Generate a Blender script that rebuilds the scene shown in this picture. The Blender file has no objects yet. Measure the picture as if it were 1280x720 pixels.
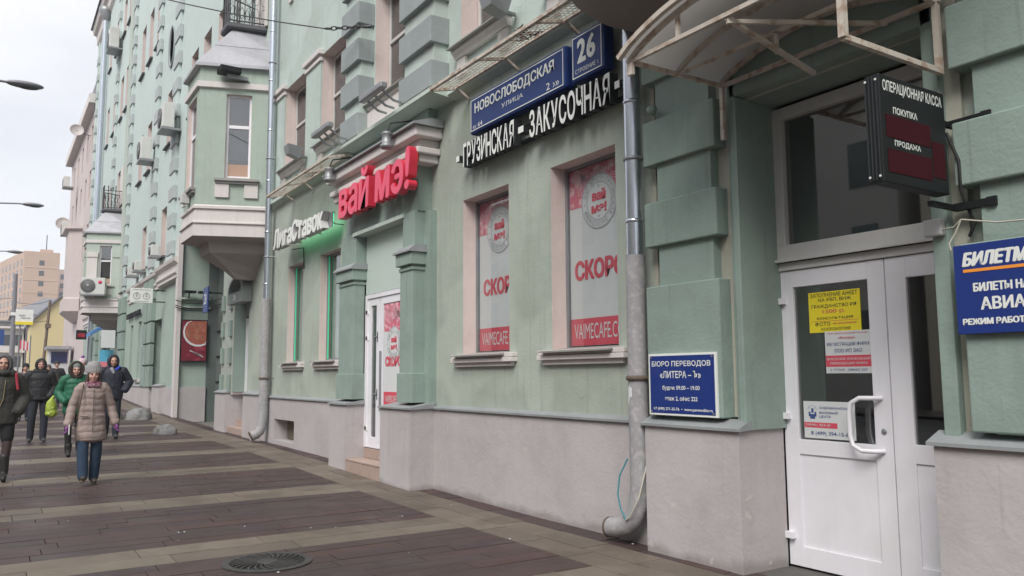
import bpy, math, random
from mathutils import Vector, Matrix, noise
random.seed(7)
sc = bpy.context.scene
COL = sc.collection
R_ = math.radians

# ------------------------------------------------------------------ camera
cam = bpy.data.cameras.new('camera'); camo = bpy.data.objects.new('camera', cam); COL.objects.link(camo)
sc.camera = camo
camo.matrix_world = Matrix(((0.5418951, 0.0936302, 0.8352144, 0), (0.8404245, -0.0532417, -0.5393069, 0),
                            (-0.0060272, 0.9941824, -0.1075405, 1.68), (0, 0, 0, 1)))
cam.sensor_width = 36.0; cam.lens = 36.0 * 1008.0 / 1280.0
cam.clip_start = 0.1; cam.clip_end = 3000

# ------------------------------------------------------------------ sky
SUN_EL, SUN_ROT = R_(47), R_(141)
world = bpy.data.worlds.new('World'); sc.world = world; world.use_nodes = True
nt = world.node_tree; N = nt.nodes; L = nt.links; N.clear()
wo = N.new('ShaderNodeOutputWorld'); bg = N.new('ShaderNodeBackground'); bg2 = N.new('ShaderNodeBackground'); mx = N.new('ShaderNodeMixShader')
sky = N.new('ShaderNodeTexSky'); sky.sky_type = 'NISHITA'; sky.sun_disc = False; sky.sun_elevation = SUN_EL; sky.sun_rotation = SUN_ROT
L.new(sky.outputs[0], bg.inputs[0]); bg.inputs[1].default_value = 0.12
tc = N.new('ShaderNodeTexCoord'); mp = N.new('ShaderNodeMapping'); mp.inputs['Scale'].default_value = (1, 1, 2.6)
nz = N.new('ShaderNodeTexNoise'); nz.inputs['Scale'].default_value = 2.3; nz.inputs['Detail'].default_value = 6; nz.inputs['Roughness'].default_value = .55
cr = N.new('ShaderNodeValToRGB'); cr.color_ramp.elements[0].position = .36; cr.color_ramp.elements[0].color = (.47, .475, .50, 1)
cr.color_ramp.elements[1].position = .62; cr.color_ramp.elements[1].color = (.57, .57, .585, 1)
L.new(tc.outputs['Generated'], mp.inputs[0]); L.new(mp.outputs[0], nz.inputs['Vector']); L.new(nz.outputs[0], cr.inputs[0]); L.new(cr.outputs[0], bg2.inputs[0])
bg2.inputs[1].default_value = 0.90
mx.inputs[0].default_value = .93
L.new(bg.outputs[0], mx.inputs[1]); L.new(bg2.outputs[0], mx.inputs[2]); L.new(mx.outputs[0], wo.inputs[0])
sl = bpy.data.lights.new('sun', 'SUN'); sl.energy = 1.6; sl.angle = R_(30); sl.color = (1, .97, .93)
so = bpy.data.objects.new('sun', sl); COL.objects.link(so)
# light from the street side, a little from the far end
so.rotation_euler = Vector((0.50, -0.62, 0.85)).to_track_quat('Z', 'Y').to_euler()
sc.view_settings.view_transform = 'Standard'; sc.view_settings.look = 'None'; sc.view_settings.exposure = 1.10; sc.view_settings.gamma = 1
sc.cycles.max_bounces = 6; sc.cycles.use_denoising = True

# ------------------------------------------------------------------ materials
MATS = {}
def mat(name, col, rough=.8, var=0.0, vscale=1.2, streak=0.0, bump=0.0, bscale=60, metal=0.0, col2=None, c2amt=.0, c2scale=2.0, spec=.5, emit=None, alpha=None, ior=None, coat=0.0, rvar=0.0, splash=0, crack=0):
    if name in MATS: return MATS[name]
    m = bpy.data.materials.new(name); m.use_nodes = True; nt = m.node_tree; N = nt.nodes; L = nt.links
    b = N['Principled BSDF']; b.inputs['Roughness'].default_value = rough; b.inputs['Metallic'].default_value = metal
    b.inputs['Specular IOR Level'].default_value = spec
    c = (*col, 1)
    b.inputs['Base Color'].default_value = c
    geo = N.new('ShaderNodeNewGeometry'); src = None
    def noise_(scale, sx=1, sy=1, sz=1, det=5):
        mp = N.new('ShaderNodeMapping'); mp.inputs['Scale'].default_value = (sx, sy, sz)
        L.new(geo.outputs['Position'], mp.inputs[0])
        n = N.new('ShaderNodeTexNoise'); n.inputs['Scale'].default_value = scale; n.inputs['Detail'].default_value = det
        L.new(mp.outputs[0], n.inputs['Vector']); return n.outputs[0]
    cur = None
    def mixin(fac, colr, lo, hi, amt, mode='MIX'):
        nonlocal cur
        r = N.new('ShaderNodeMapRange'); r.inputs['From Min'].default_value = lo; r.inputs['From Max'].default_value = hi
        r.inputs['To Min'].default_value = 0; r.inputs['To Max'].default_value = amt
        L.new(fac, r.inputs[0])
        x = N.new('ShaderNodeMixRGB'); x.blend_type = mode; L.new(r.outputs[0], x.inputs[0])
        if cur is None: x.inputs[1].default_value = c
        else: L.new(cur, x.inputs[1])
        x.inputs[2].default_value = (*colr, 1); cur = x.outputs[0]
    if var:
        mixin(noise_(vscale), tuple(v * (1 - var) for v in col), .35, .7, 1)
        mixin(noise_(vscale * 9), tuple(min(1, v * (1 + var * .5)) for v in col), .5, .75, .6)
    if streak:
        mixin(noise_(1.6, 6, 6, .35), tuple(v * (1 - streak) for v in col), .52, .75, .9)
    if col2: mixin(noise_(c2scale, det=8), col2, .5, .62, c2amt)
    if crack:    # hairline cracks, sharp-edged repaint patches and narrow run marks
        n7 = N.new('ShaderNodeTexNoise'); n7.inputs['Scale'].default_value = 1.8; n7.inputs['Detail'].default_value = 4; L.new(geo.outputs['Position'], n7.inputs['Vector'])
        vm = N.new('ShaderNodeVectorMath'); vm.operation = 'SCALE'; vm.inputs['Scale'].default_value = .9; L.new(n7.outputs['Color'], vm.inputs[0])
        va = N.new('ShaderNodeVectorMath'); L.new(geo.outputs['Position'], va.inputs[0]); L.new(vm.outputs[0], va.inputs[1])
        vo = N.new('ShaderNodeTexVoronoi'); vo.feature = 'DISTANCE_TO_EDGE'; vo.inputs['Scale'].default_value = .55; L.new(va.outputs[0], vo.inputs['Vector'])
        k1 = N.new('ShaderNodeMapRange'); k1.inputs['From Min'].default_value = .0035; k1.inputs['From Max'].default_value = .0; L.new(vo.outputs['Distance'], k1.inputs[0])
        k2 = N.new('ShaderNodeMapRange'); k2.inputs['From Min'].default_value = .5; k2.inputs['From Max'].default_value = .6; L.new(noise_(.9), k2.inputs[0])
        k3 = N.new('ShaderNodeMath'); k3.operation = 'MULTIPLY'; L.new(k1.outputs[0], k3.inputs[0]); L.new(k2.outputs[0], k3.inputs[1])
        mixin(noise_(.75, 1, 1, 1, 2), tuple(min(1, v * (1 + crack * .12)) for v in col), .50, .57, .8)
        mixin(noise_(2.2, 7, 7, .25, 3), tuple(v * (1 - crack * .3) for v in col), .60, .72, .8)
        mixin(k3.outputs[0], tuple(v * .35 for v in col), 0, 1, .75 * crack)
    if splash:   # mud splashes and worn patches low on the wall, ragged outline
        sx = N.new('ShaderNodeSeparateXYZ'); L.new(geo.outputs['Position'], sx.inputs[0])
        ad = N.new('ShaderNodeMath'); ad.operation = 'MULTIPLY_ADD'; ad.inputs[1].default_value = -4.0; L.new(sx.outputs[2], ad.inputs[0]); n9 = noise_(2.6, 1, 1, .6, 9); L.new(n9, ad.inputs[2])
        mixin(ad.outputs[0], (.18, .155, .14), .10, .42, .55)
        mixin(noise_(7, 1, 1, 1, 9), (.55, .50, .47), .66, .70, .5)
    if cur is not None: L.new(cur, b.inputs['Base Color'])
    if rvar:
        n = noise_(1.1, det=6); r = N.new('ShaderNodeMapRange'); r.inputs['From Min'].default_value = .38; r.inputs['From Max'].default_value = .66
        r.inputs['To Min'].default_value = rough - rvar; r.inputs['To Max'].default_value = rough; L.new(n, r.inputs[0]); L.new(r.outputs[0], b.inputs['Roughness'])
    if bump:
        n = noise_(bscale); bp = N.new('ShaderNodeBump'); bp.inputs['Strength'].default_value = bump; bp.inputs['Distance'].default_value = .01
        L.new(n, bp.inputs['Height'])
        if bscale < 61 and rough > .82:
            n2 = noise_(2.2, det=3); b2 = N.new('ShaderNodeBump'); b2.inputs['Strength'].default_value = .5; b2.inputs['Distance'].default_value = .035
            L.new(n2, b2.inputs['Height']); L.new(bp.outputs[0], b2.inputs['Normal']); L.new(b2.outputs[0], b.inputs['Normal'])
        else: L.new(bp.outputs[0], b.inputs['Normal'])
    if emit: b.inputs['Emission Color'].default_value = (*emit[0], 1); b.inputs['Emission Strength'].default_value = emit[1]
    if coat: b.inputs['Coat Weight'].default_value = coat
    MATS[name] = m; return m
def glassmat(name, tint, trans, rough=.02):
    m = bpy.data.materials.new(name); m.use_nodes = True; nt = m.node_tree; N = nt.nodes; L = nt.links; N.clear()
    o = N.new('ShaderNodeOutputMaterial'); t = N.new('ShaderNodeBsdfTransparent'); t.inputs[0].default_value = (*tint, 1)
    g = N.new('ShaderNodeBsdfGlossy'); g.inputs['Roughness'].default_value = rough; f = N.new('ShaderNodeLayerWeight'); f.inputs[0].default_value = .5
    pw = N.new('ShaderNodeMath'); pw.operation = 'POWER'; pw.inputs[1].default_value = 4.0; L.new(f.outputs['Facing'], pw.inputs[0])
    mr = N.new('ShaderNodeMapRange'); mr.inputs['To Min'].default_value = trans * .5; mr.inputs['To Max'].default_value = .9
    x = N.new('ShaderNodeMixShader'); L.new(pw.outputs[0], mr.inputs[0]); L.new(mr.outputs[0], x.inputs[0]); L.new(t.outputs[0], x.inputs[1]); L.new(g.outputs[0], x.inputs[2]); L.new(x.outputs[0], o.inputs[0])
    MATS[name] = m; return m

M_low = mat('plaster_sage', (.375, .415, .358), .88, .13, .7, .18, .35, 40, crack=.6, col2=(.29, .33, .27), c2amt=.5, c2scale=.8)
M_pier = mat('plaster_green', (.25, .322, .284), .86, .13, .9, .12, .35, 35, crack=.55, col2=(.27, .35, .31), c2amt=.5)
M_beige = mat('plaster_buff', (.42, .415, .345), .88, .12, 1.5, .15, .3, 40)
M_up = mat('plaster_mint', (.465, .543, .503), .88, .12, .5, .10, .25, 30, crack=.5, col2=(.42, .46, .42), c2amt=.45, c2scale=.5)
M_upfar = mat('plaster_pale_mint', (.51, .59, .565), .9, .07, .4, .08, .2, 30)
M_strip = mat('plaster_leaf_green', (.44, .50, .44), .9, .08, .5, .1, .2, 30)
M_plinth = mat('plaster_plinth', (.44, .408, .410), .85, .09, 1.1, .08, .35, 28, crack=.35, col2=(.38, .345, .34), c2amt=.3, c2scale=3.5, splash=.26)
M_trim = mat('trim_pinkish', (.655, .61, .585), .82, .09, 1.5, .12, .25, 50)
M_reveal = mat('reveal_pink', (.66, .555, .52), .85, .10, 1.2, .14, .25, 45)
M_quoin = mat('quoin_grey', (.30, .335, .335), .9, .10, 1.5, .10, .35, 60)
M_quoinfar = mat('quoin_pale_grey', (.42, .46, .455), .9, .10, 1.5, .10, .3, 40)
M_band = mat('band_green', (.50, .58, .51), .8, .12, 1.5, .1, .2, 50)
M_cap = mat('sheet_flashing', (.33, .35, .355), .55, .2, 2.2, 0, .3, 14, metal=.25)
M_sill = mat('sill_metal', (.33, .32, .30), .6, .15, 2.2, 0, .2, 20, metal=.2)
M_pvc = mat('white_pvc', (.80, .79, .83), .42, .05, 1.0, .06, .05, 30, col2=(.66, .64, .63), c2amt=.35, c2scale=1.6)
M_pvcd = mat('grey_pvc_old', (.55, .545, .53), .5, .08, 2.0, .06, .05, 30)  # greyer PVC tone for door frame, covers and letter sides
M_wood = mat('white_wood_frame', (.58, .56, .53), .6, .12, 4)
M_dark = mat('dark_room', (.05, .052, .05), .9, .4, .8)
M_curt = mat('curtain', (.45, .46, .46), .95, .2, 5, .3)
M_galv = mat('galvanised', (.58, .62, .68), .26, .06, 3, .2, .05, 10, metal=.9)
M_pipeold = mat('old_painted_pipe', (.33, .32, .33), .65, .22, 4, .1, .4, 30, col2=(.50, .47, .45), c2amt=.4, c2scale=16)
M_rust = mat('cream_paint_rusty', (.56, .50, .43), .65, .12, 5, 0, .3, 40, col2=(.28, .16, .09), c2amt=.6, c2scale=11)
M_poly = mat('polycarbonate', (.50, .47, .42), .55, .10, 2, .1)
M_soff = mat('soffit_brown_shaded', (.235, .20, .175), .9, .12, 1.2, 0, .25, 20)  # brown soffit, with the near corbel's darker shading put into the colour
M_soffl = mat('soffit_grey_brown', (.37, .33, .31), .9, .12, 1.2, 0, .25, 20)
M_black = mat('black_metal', (.014, .016, .017), .55, .2, 5, spec=.25)
M_blk2 = mat('black_sides', (.025, .028, .03), .5)
M_white = mat('white_acrylic', (.78, .80, .76), .35, .05, 3)
M_blue = mat('enamel_blue', (.016, .042, .175), .45, .08, 3, spec=.3)
M_blue2 = mat('sign_blue', (.010, .032, .19), .45, .05, 2)
M_red = mat('red_acrylic', (.80, .06, .14), .35, .05, 3)
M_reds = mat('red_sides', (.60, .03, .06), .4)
M_paper = mat('print_white', (.66, .68, .68), .55, .05, 3)
M_prred = mat('print_red', (.66, .08, .12), .5, .04, 3)
M_prpink = mat('print_pattern_pink', (.62, .13, .20), .5, .1, 4, col2=(.80, .52, .56), c2amt=.85, c2scale=11)
M_prgrey = mat('print_grey', (.40, .40, .42), .5)
M_yel = mat('print_yellow', (.82, .68, .03), .5)
M_ink = mat('ink_black', (.03, .03, .04), .5)
M_inkb = mat('ink_blue', (.05, .09, .25), .5)
M_orange = mat('print_orange', (.85, .30, .04), .5)
M_cable = mat('cable_black', (.02, .02, .02), .6)
M_cablew = mat('cable_pale', (.5, .48, .4), .6)
M_stone = mat('granite', (.26, .255, .25), .9, .25, 9, 0, .8, 30, col2=(.13, .13, .125), c2amt=.7, c2scale=8)
M_step = mat('tile_tan', (.40, .30, .255), .6, .15, 3, 0, .2, 30)
M_hole = mat('dark_hole', (.01, .01, .01), .95)
M_tilejoint = mat('joint_sand', (.06, .046, .042), .95, .2, 3, 0, .4, 80)
M_grey = mat('grey_metal', (.30, .31, .32), .5, .12, 4, metal=.5)
M_glass = glassmat('window_glass', (.95, .96, .96), .12)
M_glassup = glassmat('upper_window_glass', (.55, .58, .58), .40, .03)
M_glassd = glassmat('door_glass', (.55, .57, .56), .55)
M_glassfar = mat('far_window_glass', (.06, .075, .085), .12, .3, 1.2, spec=.8)
M_glow = mat('green_led', (.05, .6, .3), .4, emit=((.04, .6, .35), .10))
M_halo = mat('green_halo', (.05, .5, .25), .4, emit=((.04, .9, .35), .9))
M_led = mat('led_matrix_red', (.030, .003, .006), .7, .3, 30, emit=((.5, .01, .05), .012), spec=.2)
M_iron = mat('wrought_iron', (.05, .05, .055), .5)
M_roofm = mat('roof_sheet', (.40, .40, .425), .55, .2, 1.6, .15, .2, 12, metal=.3)
M_roofd = mat('roof_dark', (.10, .10, .11), .7, .2, 1)

# ------------------------------------------------------------------ mesh helpers
class MB:
    def __init__(s): s.v = []; s.f = []; s.m = []; s.sm = []
    def add(s, vs, fs, m=0, smooth=False):
        o = len(s.v); s.v += [tuple(v) for v in vs]; s.f += [tuple(i + o for i in f) for f in fs]; s.m += [m] * len(fs); s.sm += [smooth] * len(fs)
    def box(s, x0, x1, y0, y1, z0, z1, m=0):
        x0, x1 = min(x0, x1), max(x0, x1); y0, y1 = min(y0, y1), max(y0, y1); z0, z1 = min(z0, z1), max(z0, z1)
        s.add([(x0, y0, z0), (x1, y0, z0), (x1, y1, z0), (x0, y1, z0), (x0, y0, z1), (x1, y0, z1), (x1, y1, z1), (x0, y1, z1)],
              [(0, 3, 2, 1), (4, 5, 6, 7), (0, 1, 5, 4), (1, 2, 6, 5), (2, 3, 7, 6), (3, 0, 4, 7)], m); return s
    def quad(s, a, b, c, d, m=0): s.add([a, b, c, d], [(0, 1, 2, 3)], m); return s
    def prof_x(s, x0, x1, prof, m=0):
        """closed (y,z) profile swept along x"""
        n = len(prof)
        s.add([(x0, y, z) for y, z in prof] + [(x1, y, z) for y, z in prof],
              [tuple(range(n)), tuple(range(2 * n - 1, n - 1, -1))] + [(i, n + i, n + (i + 1) % n, (i + 1) % n) for i in range(n)], m); return s
    def tube(s, pts, r, n=10, m=0, caps=True, smooth=True):
        pts = [Vector(p) for p in pts]; rr = r if isinstance(r, (list, tuple)) else [r] * len(pts)
        vs = []; up = None
        for i, p in enumerate(pts):
            t = (pts[min(i + 1, len(pts) - 1)] - pts[max(i - 1, 0)]).normalized()
            if up is None: up = Vector((0, 0, 1)) if abs(t.z) < .9 else Vector((1, 0, 0))
            a = t.cross(up).normalized(); b = a.cross(t).normalized(); up = b
            for k in range(n):
                q = 2 * math.pi * (k + .5) / n; vs.append(p + (a * math.cos(q) + b * math.sin(q)) * rr[i])
        fs = [(i * n + k, i * n + (k + 1) % n, (i + 1) * n + (k + 1) % n, (i + 1) * n + k) for i in range(len(pts) - 1) for k in range(n)]
        s.add(vs, fs, m, smooth)
        if caps: s.add(vs[:n], [tuple(range(n - 1, -1, -1))], m); s.add(vs[-n:], [tuple(range(n))], m)
        return s
    def bar(s, a, b, w, m=0): return s.tube([a, b], w * .7071, 4, m, True, False)
    def lathe(s, prof, c=(0, 0, 0), n=20, m=0, a0=0, a1=2 * math.pi, smooth=True, sx=1, sy=1, scal=0, sn=8):
        full = abs(a1 - a0 - 2 * math.pi) < 1e-6; k = n if full else n + 1; vs = []
        for r, z in prof:
            for i in range(k):
                a = a0 + (a1 - a0) * i / n; q = r * (1 + scal * abs(math.sin(a * sn / 2)))
                vs.append((c[0] + q * math.cos(a) * sx, c[1] + q * math.sin(a) * sy, c[2] + z))
        fs = []
        for j in range(len(prof) - 1):
            for i in range(n):
                i2 = (i + 1) % k; fs.append((j * k + i, j * k + i2, (j + 1) * k + i2, (j + 1) * k + i))
        s.add(vs, fs, m, smooth); return s
    def mesh(s, name, mats):
        me = bpy.data.meshes.new(name); me.from_pydata(s.v, [], s.f)
        for x in (mats if isinstance(mats, (list, tuple)) else [mats]): me.materials.append(x)
        me.polygons.foreach_set('material_index', s.m); me.polygons.foreach_set('use_smooth', s.sm); me.update(); return me
    def build(s, name, mats, parent=None, bevel=0, M=None):
        o = bpy.data.objects.new(name, s.mesh(name, mats)); COL.objects.link(o)
        if parent: o.parent = parent
        if M is not None: o.matrix_local = M
        if bevel:
            b = o.modifiers.new('bevel', 'BEVEL'); b.width = bevel; b.segments = 2; b.limit_method = 'ANGLE'
        return o
def BX(name, x0, x1, y0, y1, z0, z1, m, parent=None, bevel=0): return MB().box(x0, x1, y0, y1, z0, z1).build(name, m, parent, bevel)
def tag(o, label=None, cat=None, group=None, kind=None):
    if label: o['label'] = label
    if cat: o['category'] = cat
    if group: o['group'] = group
    if kind: o['kind'] = kind
    return o
def empty(name, loc, label, cat, group=None, rz=0):
    o = bpy.data.objects.new(name, None); COL.objects.link(o); o.location = loc; o.rotation_euler = (0, 0, rz); o.empty_display_size = .1
    return tag(o, label, cat, group)
def at0(root):   # matrix that lets children of an offset empty be given in world coordinates
    return root.matrix_basis.inverted() if False else Matrix.Translation(-Vector(root.location))
def wbuild(mb, name, mats, root, bevel=0):
    o = mb.build(name, mats, None, bevel); o.parent = root
    if root.type == 'EMPTY': o.matrix_local = Matrix.LocRotScale(root.location, root.rotation_euler, None).inverted()
    return o
# text --------------------------------------------------------------------
_tc = {}
def glyphs(s, bold=0.0, shear=0.0, extr=0.0):
    k = (s, bold, shear, extr)
    if k not in _tc:
        cu = bpy.data.curves.new('t', 'FONT'); cu.body = s; cu.offset = bold; cu.shear = shear; cu.extrude = extr; cu.resolution_u = 3
        o = bpy.data.objects.new('t', cu); COL.objects.link(o)
        dg = bpy.context.evaluated_depsgraph_get(); me = bpy.data.meshes.new_from_object(o.evaluated_get(dg))
        vs = [v.co.copy() for v in me.vertices]; fs = [tuple(p.vertices) for p in me.polygons]
        bpy.data.objects.remove(o); bpy.data.curves.remove(cu); bpy.data.meshes.remove(me)
        _tc[k] = (vs, fs)
    return _tc[k]
FAC = (Vector((1, 0, 0)), Vector((0, 0, 1)), Vector((0, -1, 0)))    # on a wall facing the street
def text(s, u0, u1, v0, v1, d, m, parent, name='lettering', bold=0.0, shear=0.0, extr=0.0, basis=FAC, org=Vector((0, 0, 0)), depth=None, side=None, keep=False, fat=0):
    """letters filling the box u0..u1, v0..v1; d = distance along the surface normal"""
    vs, fs = glyphs(s, bold, shear, extr and 1.0)
    xs = [v.x for v in vs]; ys = [v.y for v in vs]; zs = [v.z for v in vs]
    sx = (u1 - u0) / (max(xs) - min(xs)); sy = (v1 - v0) / (max(ys) - min(ys)); zr = max(zs) - min(zs)
    U, V, W = basis; mb = MB(); out = []
    for v in vs:
        w = d + (((v.z - min(zs)) / zr) * extr if extr and zr > 0 else 0)
        out.append(org + U * (u0 + (v.x - min(xs)) * sx) + V * (v0 + (v.y - min(ys)) * sy) + W * w)
    mb.add(out, fs)
    if fat:
        for q, sh in enumerate((-fat, fat)): mb.add([p + U * sh - W * (.0006 * (q + 1)) for p in out], fs)
        for q, sh in enumerate((-fat, fat)): mb.add([p + V * sh * .6 - W * (.0018 + .0006 * q) for p in out], fs)
    o = wbuild(mb, name, [m] + ([side] if side else []), parent)
    if side:
        for p in o.data.polygons:
            if abs(p.normal.dot(W)) < .7: p.material_index = 1
    return o
def gwidth(c, bold, shear=0):
    vs, _ = glyphs(c, bold, shear, 0); return max(v.x for v in vs) - min(v.x for v in vs), min(v.y for v in vs), max(v.y for v in vs)
def letters3d(s, u0, u1, v0, v1, d, extr, m, side, parent, bold=0.02, shear=0, gap=.06, basis=FAC, spacew=.3, ends=None, rot=None, fat=0):
    ws = [gwidth(c, bold, shear) if c != ' ' else (spacew, 0, 0) for c in s]
    ymin = min(w[1] for w, c in zip(ws, s) if c not in ' -·•,'); ymax = max(w[2] for w, c in zip(ws, s) if c not in ' -·•,')
    tot = sum(w[0] for w in ws) + gap * (len(s) - 1); k = (u1 - u0) / tot; ky = (v1 - v0) / (ymax - ymin); x = u0
    for c, w in zip(s, ws):
        if c != ' ':
            dv = rot(x) if rot else 0
            text(c, x, x + w[0] * k, v0 + (w[1] - ymin) * ky + dv, v0 + (w[2] - ymin) * ky + dv, d, m, parent, 'letter', bold, shear, extr, basis, side=side, fat=fat)
        x += (w[0] + gap) * k
# wall with openings ---------------------------------------------------------
def wall(name, x0, x1, z0, z1, y, ops, mats, parent, zf=None):
    """ops: (x0,x1,z0,z1,depth). material 0 = face, 1 = reveal"""
    xs = sorted({x0, x1, *[v for o in ops for v in (o[0], o[1]) if x0 < v < x1]})
    step = []
    for a, b in zip(xs, xs[1:]): step.append((a, b))
    zs = sorted({z0, z1, *[v for o in ops for v in (o[2], o[3]) if z0 < v < z1]}); mb = MB()
    for a, b in step:
        for c, d in zip(zs, zs[1:]):
            mxx, mz = (a + b) / 2, (c + d) / 2
            if any(o[0] < mxx < o[1] and o[2] < mz < o[3] for o in ops): continue
            mb.quad((a, y, c), (b, y, c), (b, y, d), (a, y, d))
    for a, b, c, d, dep in ops:
        Y = y + dep; c_ = max(c, z0); d_ = min(d, z1)
        mb.quad((a, y, c_), (a, y, d_), (a, Y, d_), (a, Y, c_), 1); mb.quad((b, y, c_), (b, Y, c_), (b, Y, d_), (b, y, d_), 1)
        if d <= z1: mb.quad((a, y, d), (b, y, d), (b, Y, d), (a, Y, d), 1)
        if c > z0 + 1e-4: mb.quad((a, y, c), (a, Y, c), (b, Y, c), (b, y, c), 1)
    return wbuild(mb, name, mats, parent)
GP = [(-400, 1.6), (-100, 1.6), (-60, 1.15), (-47, .8), (-36, .43), (-30, .27), (-24, .18), (-18, .15), (-14, .1), (-11, .03), (-8.5, 0), (400, 0)]
def g(x):
    for (a, p), (b, q) in zip(GP, GP[1:]):
        if a <= x <= b: return p + (q - p) * (x - a) / (b - a)
    return 0

# ================================================================== THE SETTING
xsn = [a for a, _ in GP if -400 < a < 400]
def sheet(name, xa, xb, y0, y1, dz, m, kind='structure', parent=None):
    xs = sorted({xa, xb, *[a for a in xsn if xa < a < xb]}); mb = MB()
    for a, b in zip(xs, xs[1:]): mb.quad((a, y0, g(a) + dz), (b, y0, g(b) + dz), (b, y1, g(b) + dz), (a, y1, g(a) + dz))
    o = mb.build(name, m, parent)
    if kind: o['kind'] = kind
    return o
M_ground = mat('ground_dust', (.16, .15, .14), .95, .2, .2)
M_asph = mat('asphalt', (.055, .055, .058), .8, .25, .6, 0, .5, 60, rvar=.3)
gr = sheet('ground', -390, 390, -300, 300, -.20, M_ground)
rd = sheet('road', -390, 60, -16.4, -2.4, -.13, M_asph)
M_pav = mat('paving_brown_far', (.105, .088, .086), .55, .2, 1.2, 0, .2, 40, col2=(.07, .062, .063), c2amt=.6, rvar=.25)
sheet('far_pavement', -390, 60, -20.4, -16.4, -.02, M_pav)
pv = sheet('pavement', -390, 60, -2.4, 5.66, -.03, M_tilejoint)
mb = MB()
kx = sorted({-390, 60, *[a for a in xsn if -390 < a < 60]})
for a, b in zip(kx, kx[1:]):
    za, zb = g(a), g(b)
    mb.add([(a, -2.6, za - .2), (b, -2.6, zb - .2), (b, -2.4, zb - .2), (a, -2.4, za - .2), (a, -2.6, za - .02), (b, -2.6, zb - .02), (b, -2.4, zb - .02), (a, -2.4, za - .02)],
           [(4, 5, 6, 7), (0, 1, 5, 4), (2, 3, 7, 6)])
tag(mb.build('kerb', mat('kerb_granite', (.3, .29, .28), .8, .15, 3)), kind='structure')
# paving slabs: dark rows crossing the pavement, with pale double rows and a pale strip along the wall
pal = [(.064, .043, .041), (.070, .044, .041), (.057, .041, .041), (.064, .045, .043), (.075, .046, .041), (.060, .043, .042)]
M_dk = [mat('slab_brown_%d' % i, c, .66, .18, 1.1, 0, .25, 50, col2=(.095, .073, .069), c2amt=.45, c2scale=1.1, rvar=.25, spec=.22) for i, c in enumerate(pal)]
M_lt = [mat('slab_pale_%d' % i, c, .72, .2, 1.3, 0, .25, 50, col2=(.10, .082, .066), c2amt=.6, c2scale=1.4, rvar=.25, spec=.2) for i, c in enumerate([(.165, .136, .109), (.146, .122, .100), (.180, .150, .120)])]
strips = [-2.3 - 3.05 * 0, -5.42, -8.42, -11.58, -14.55, -17.58, -20.85, -24.0, -27.1, -30.2, -33.3, -36.4, -39.5, -42.6, -45.7, -48.8, -52, -55, -58]
rows = []          # (x0, x1, pale?)
for i, s in enumerate(strips):
    for k in range(2): rows.append((s - .39 + .39 * k, s + .39 * k, True))
    if i + 1 < len(strips):
        a, b = strips[i + 1] + .39, s - .39; n = 9
        for k in range(n): rows.append((a + (b - a) * k / n, a + (b - a) * (k + 1) / n, False))
cells = []
def cell(x0, x1, y0, y1, pale): cells.append((x0, x1, y0, y1, pale))
for x0, x1, p in rows:
    off = random.uniform(0, .8); y = 4.58
    first = True
    while y > -2.35:
        w = 1.17 if not first else 1.17 - off * 1.1
        first = False
        y0 = max(y - w, -2.38); cell(x0, x1, y0, y, p); y = y0
    random.random()
x = 0.0
while x > -58:
    w = .78; cell(x - w, x, 4.58, 4.94, True); cell(x - w - .2, x - .2, 4.94, 5.30, True); x -= w
x = 0.0
while x > -58: cell(x - .55, x, 5.30, 5.64, False); x -= .55
def slab(mb, c, dz, m):
    x0, x1, y0, y1, p = c; j = .0015; e = .003; x0 += j; x1 -= j; y0 += j; y1 -= j
    za, zb = g(x0) + dz, g(x1) + dz
    mb.add([(x0, y0, za - .03), (x1, y0, zb - .03), (x1, y1, zb - .03), (x0, y1, za - .03), (x0 + e, y0 + e, za), (x1 - e, y0 + e, zb), (x1 - e, y1 - e, zb), (x0 + e, y1 - e, za)],
           [(4, 5, 6, 7), (0, 1, 5, 4), (1, 2, 6, 5), (2, 3, 7, 6), (3, 0, 4, 7)], m)
def vis(c):       # inside the view of the photograph, measured by how large a slab shows
    cx, cy = (c[0] + c[1]) / 2, (c[2] + c[3]) / 2
    d = -cx * .835 + cy * .539; return (d > 1 and abs(cx * .542 + cy * .840) < d * .70 and d * .75 > 3.0), d
scored = sorted([(vis(c)[1], i) for i, c in enumerate(cells) if vis(c)[0]])
near = set(i for _, i in scored[:290]); rest = MB()
for i, c in enumerate(cells):
    dz = random.uniform(-.003, .003)
    hsh = random.random()
    if i in near:
        m1 = MB(); slab(m1, c, dz, 0); m1.build('paving_slab', (M_lt if c[4] else M_dk)[int(hsh * (3 if c[4] else 6))], pv)
    else: slab(rest, c, dz, (6 + int(hsh * 3)) if c[4] else int(hsh * 6))
o = rest.build('paving_rows', M_dk + M_lt, pv); o['kind'] = 'stuff'
sheet('pavement_beyond', -390, -58.4, -2.38, 5.6, 0.004, M_pav)

# ================================================================== THE LONG GREEN BUILDING
B = empty('apartment_building', (0, 5.6, 0), 'long pale green plastered building with ground floor shops, bay windows and grey quoins', 'building')
YW = 5.62
bw = lambda mb, name, m, bevel=0: wbuild(mb, name, m, B, bevel)
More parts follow.
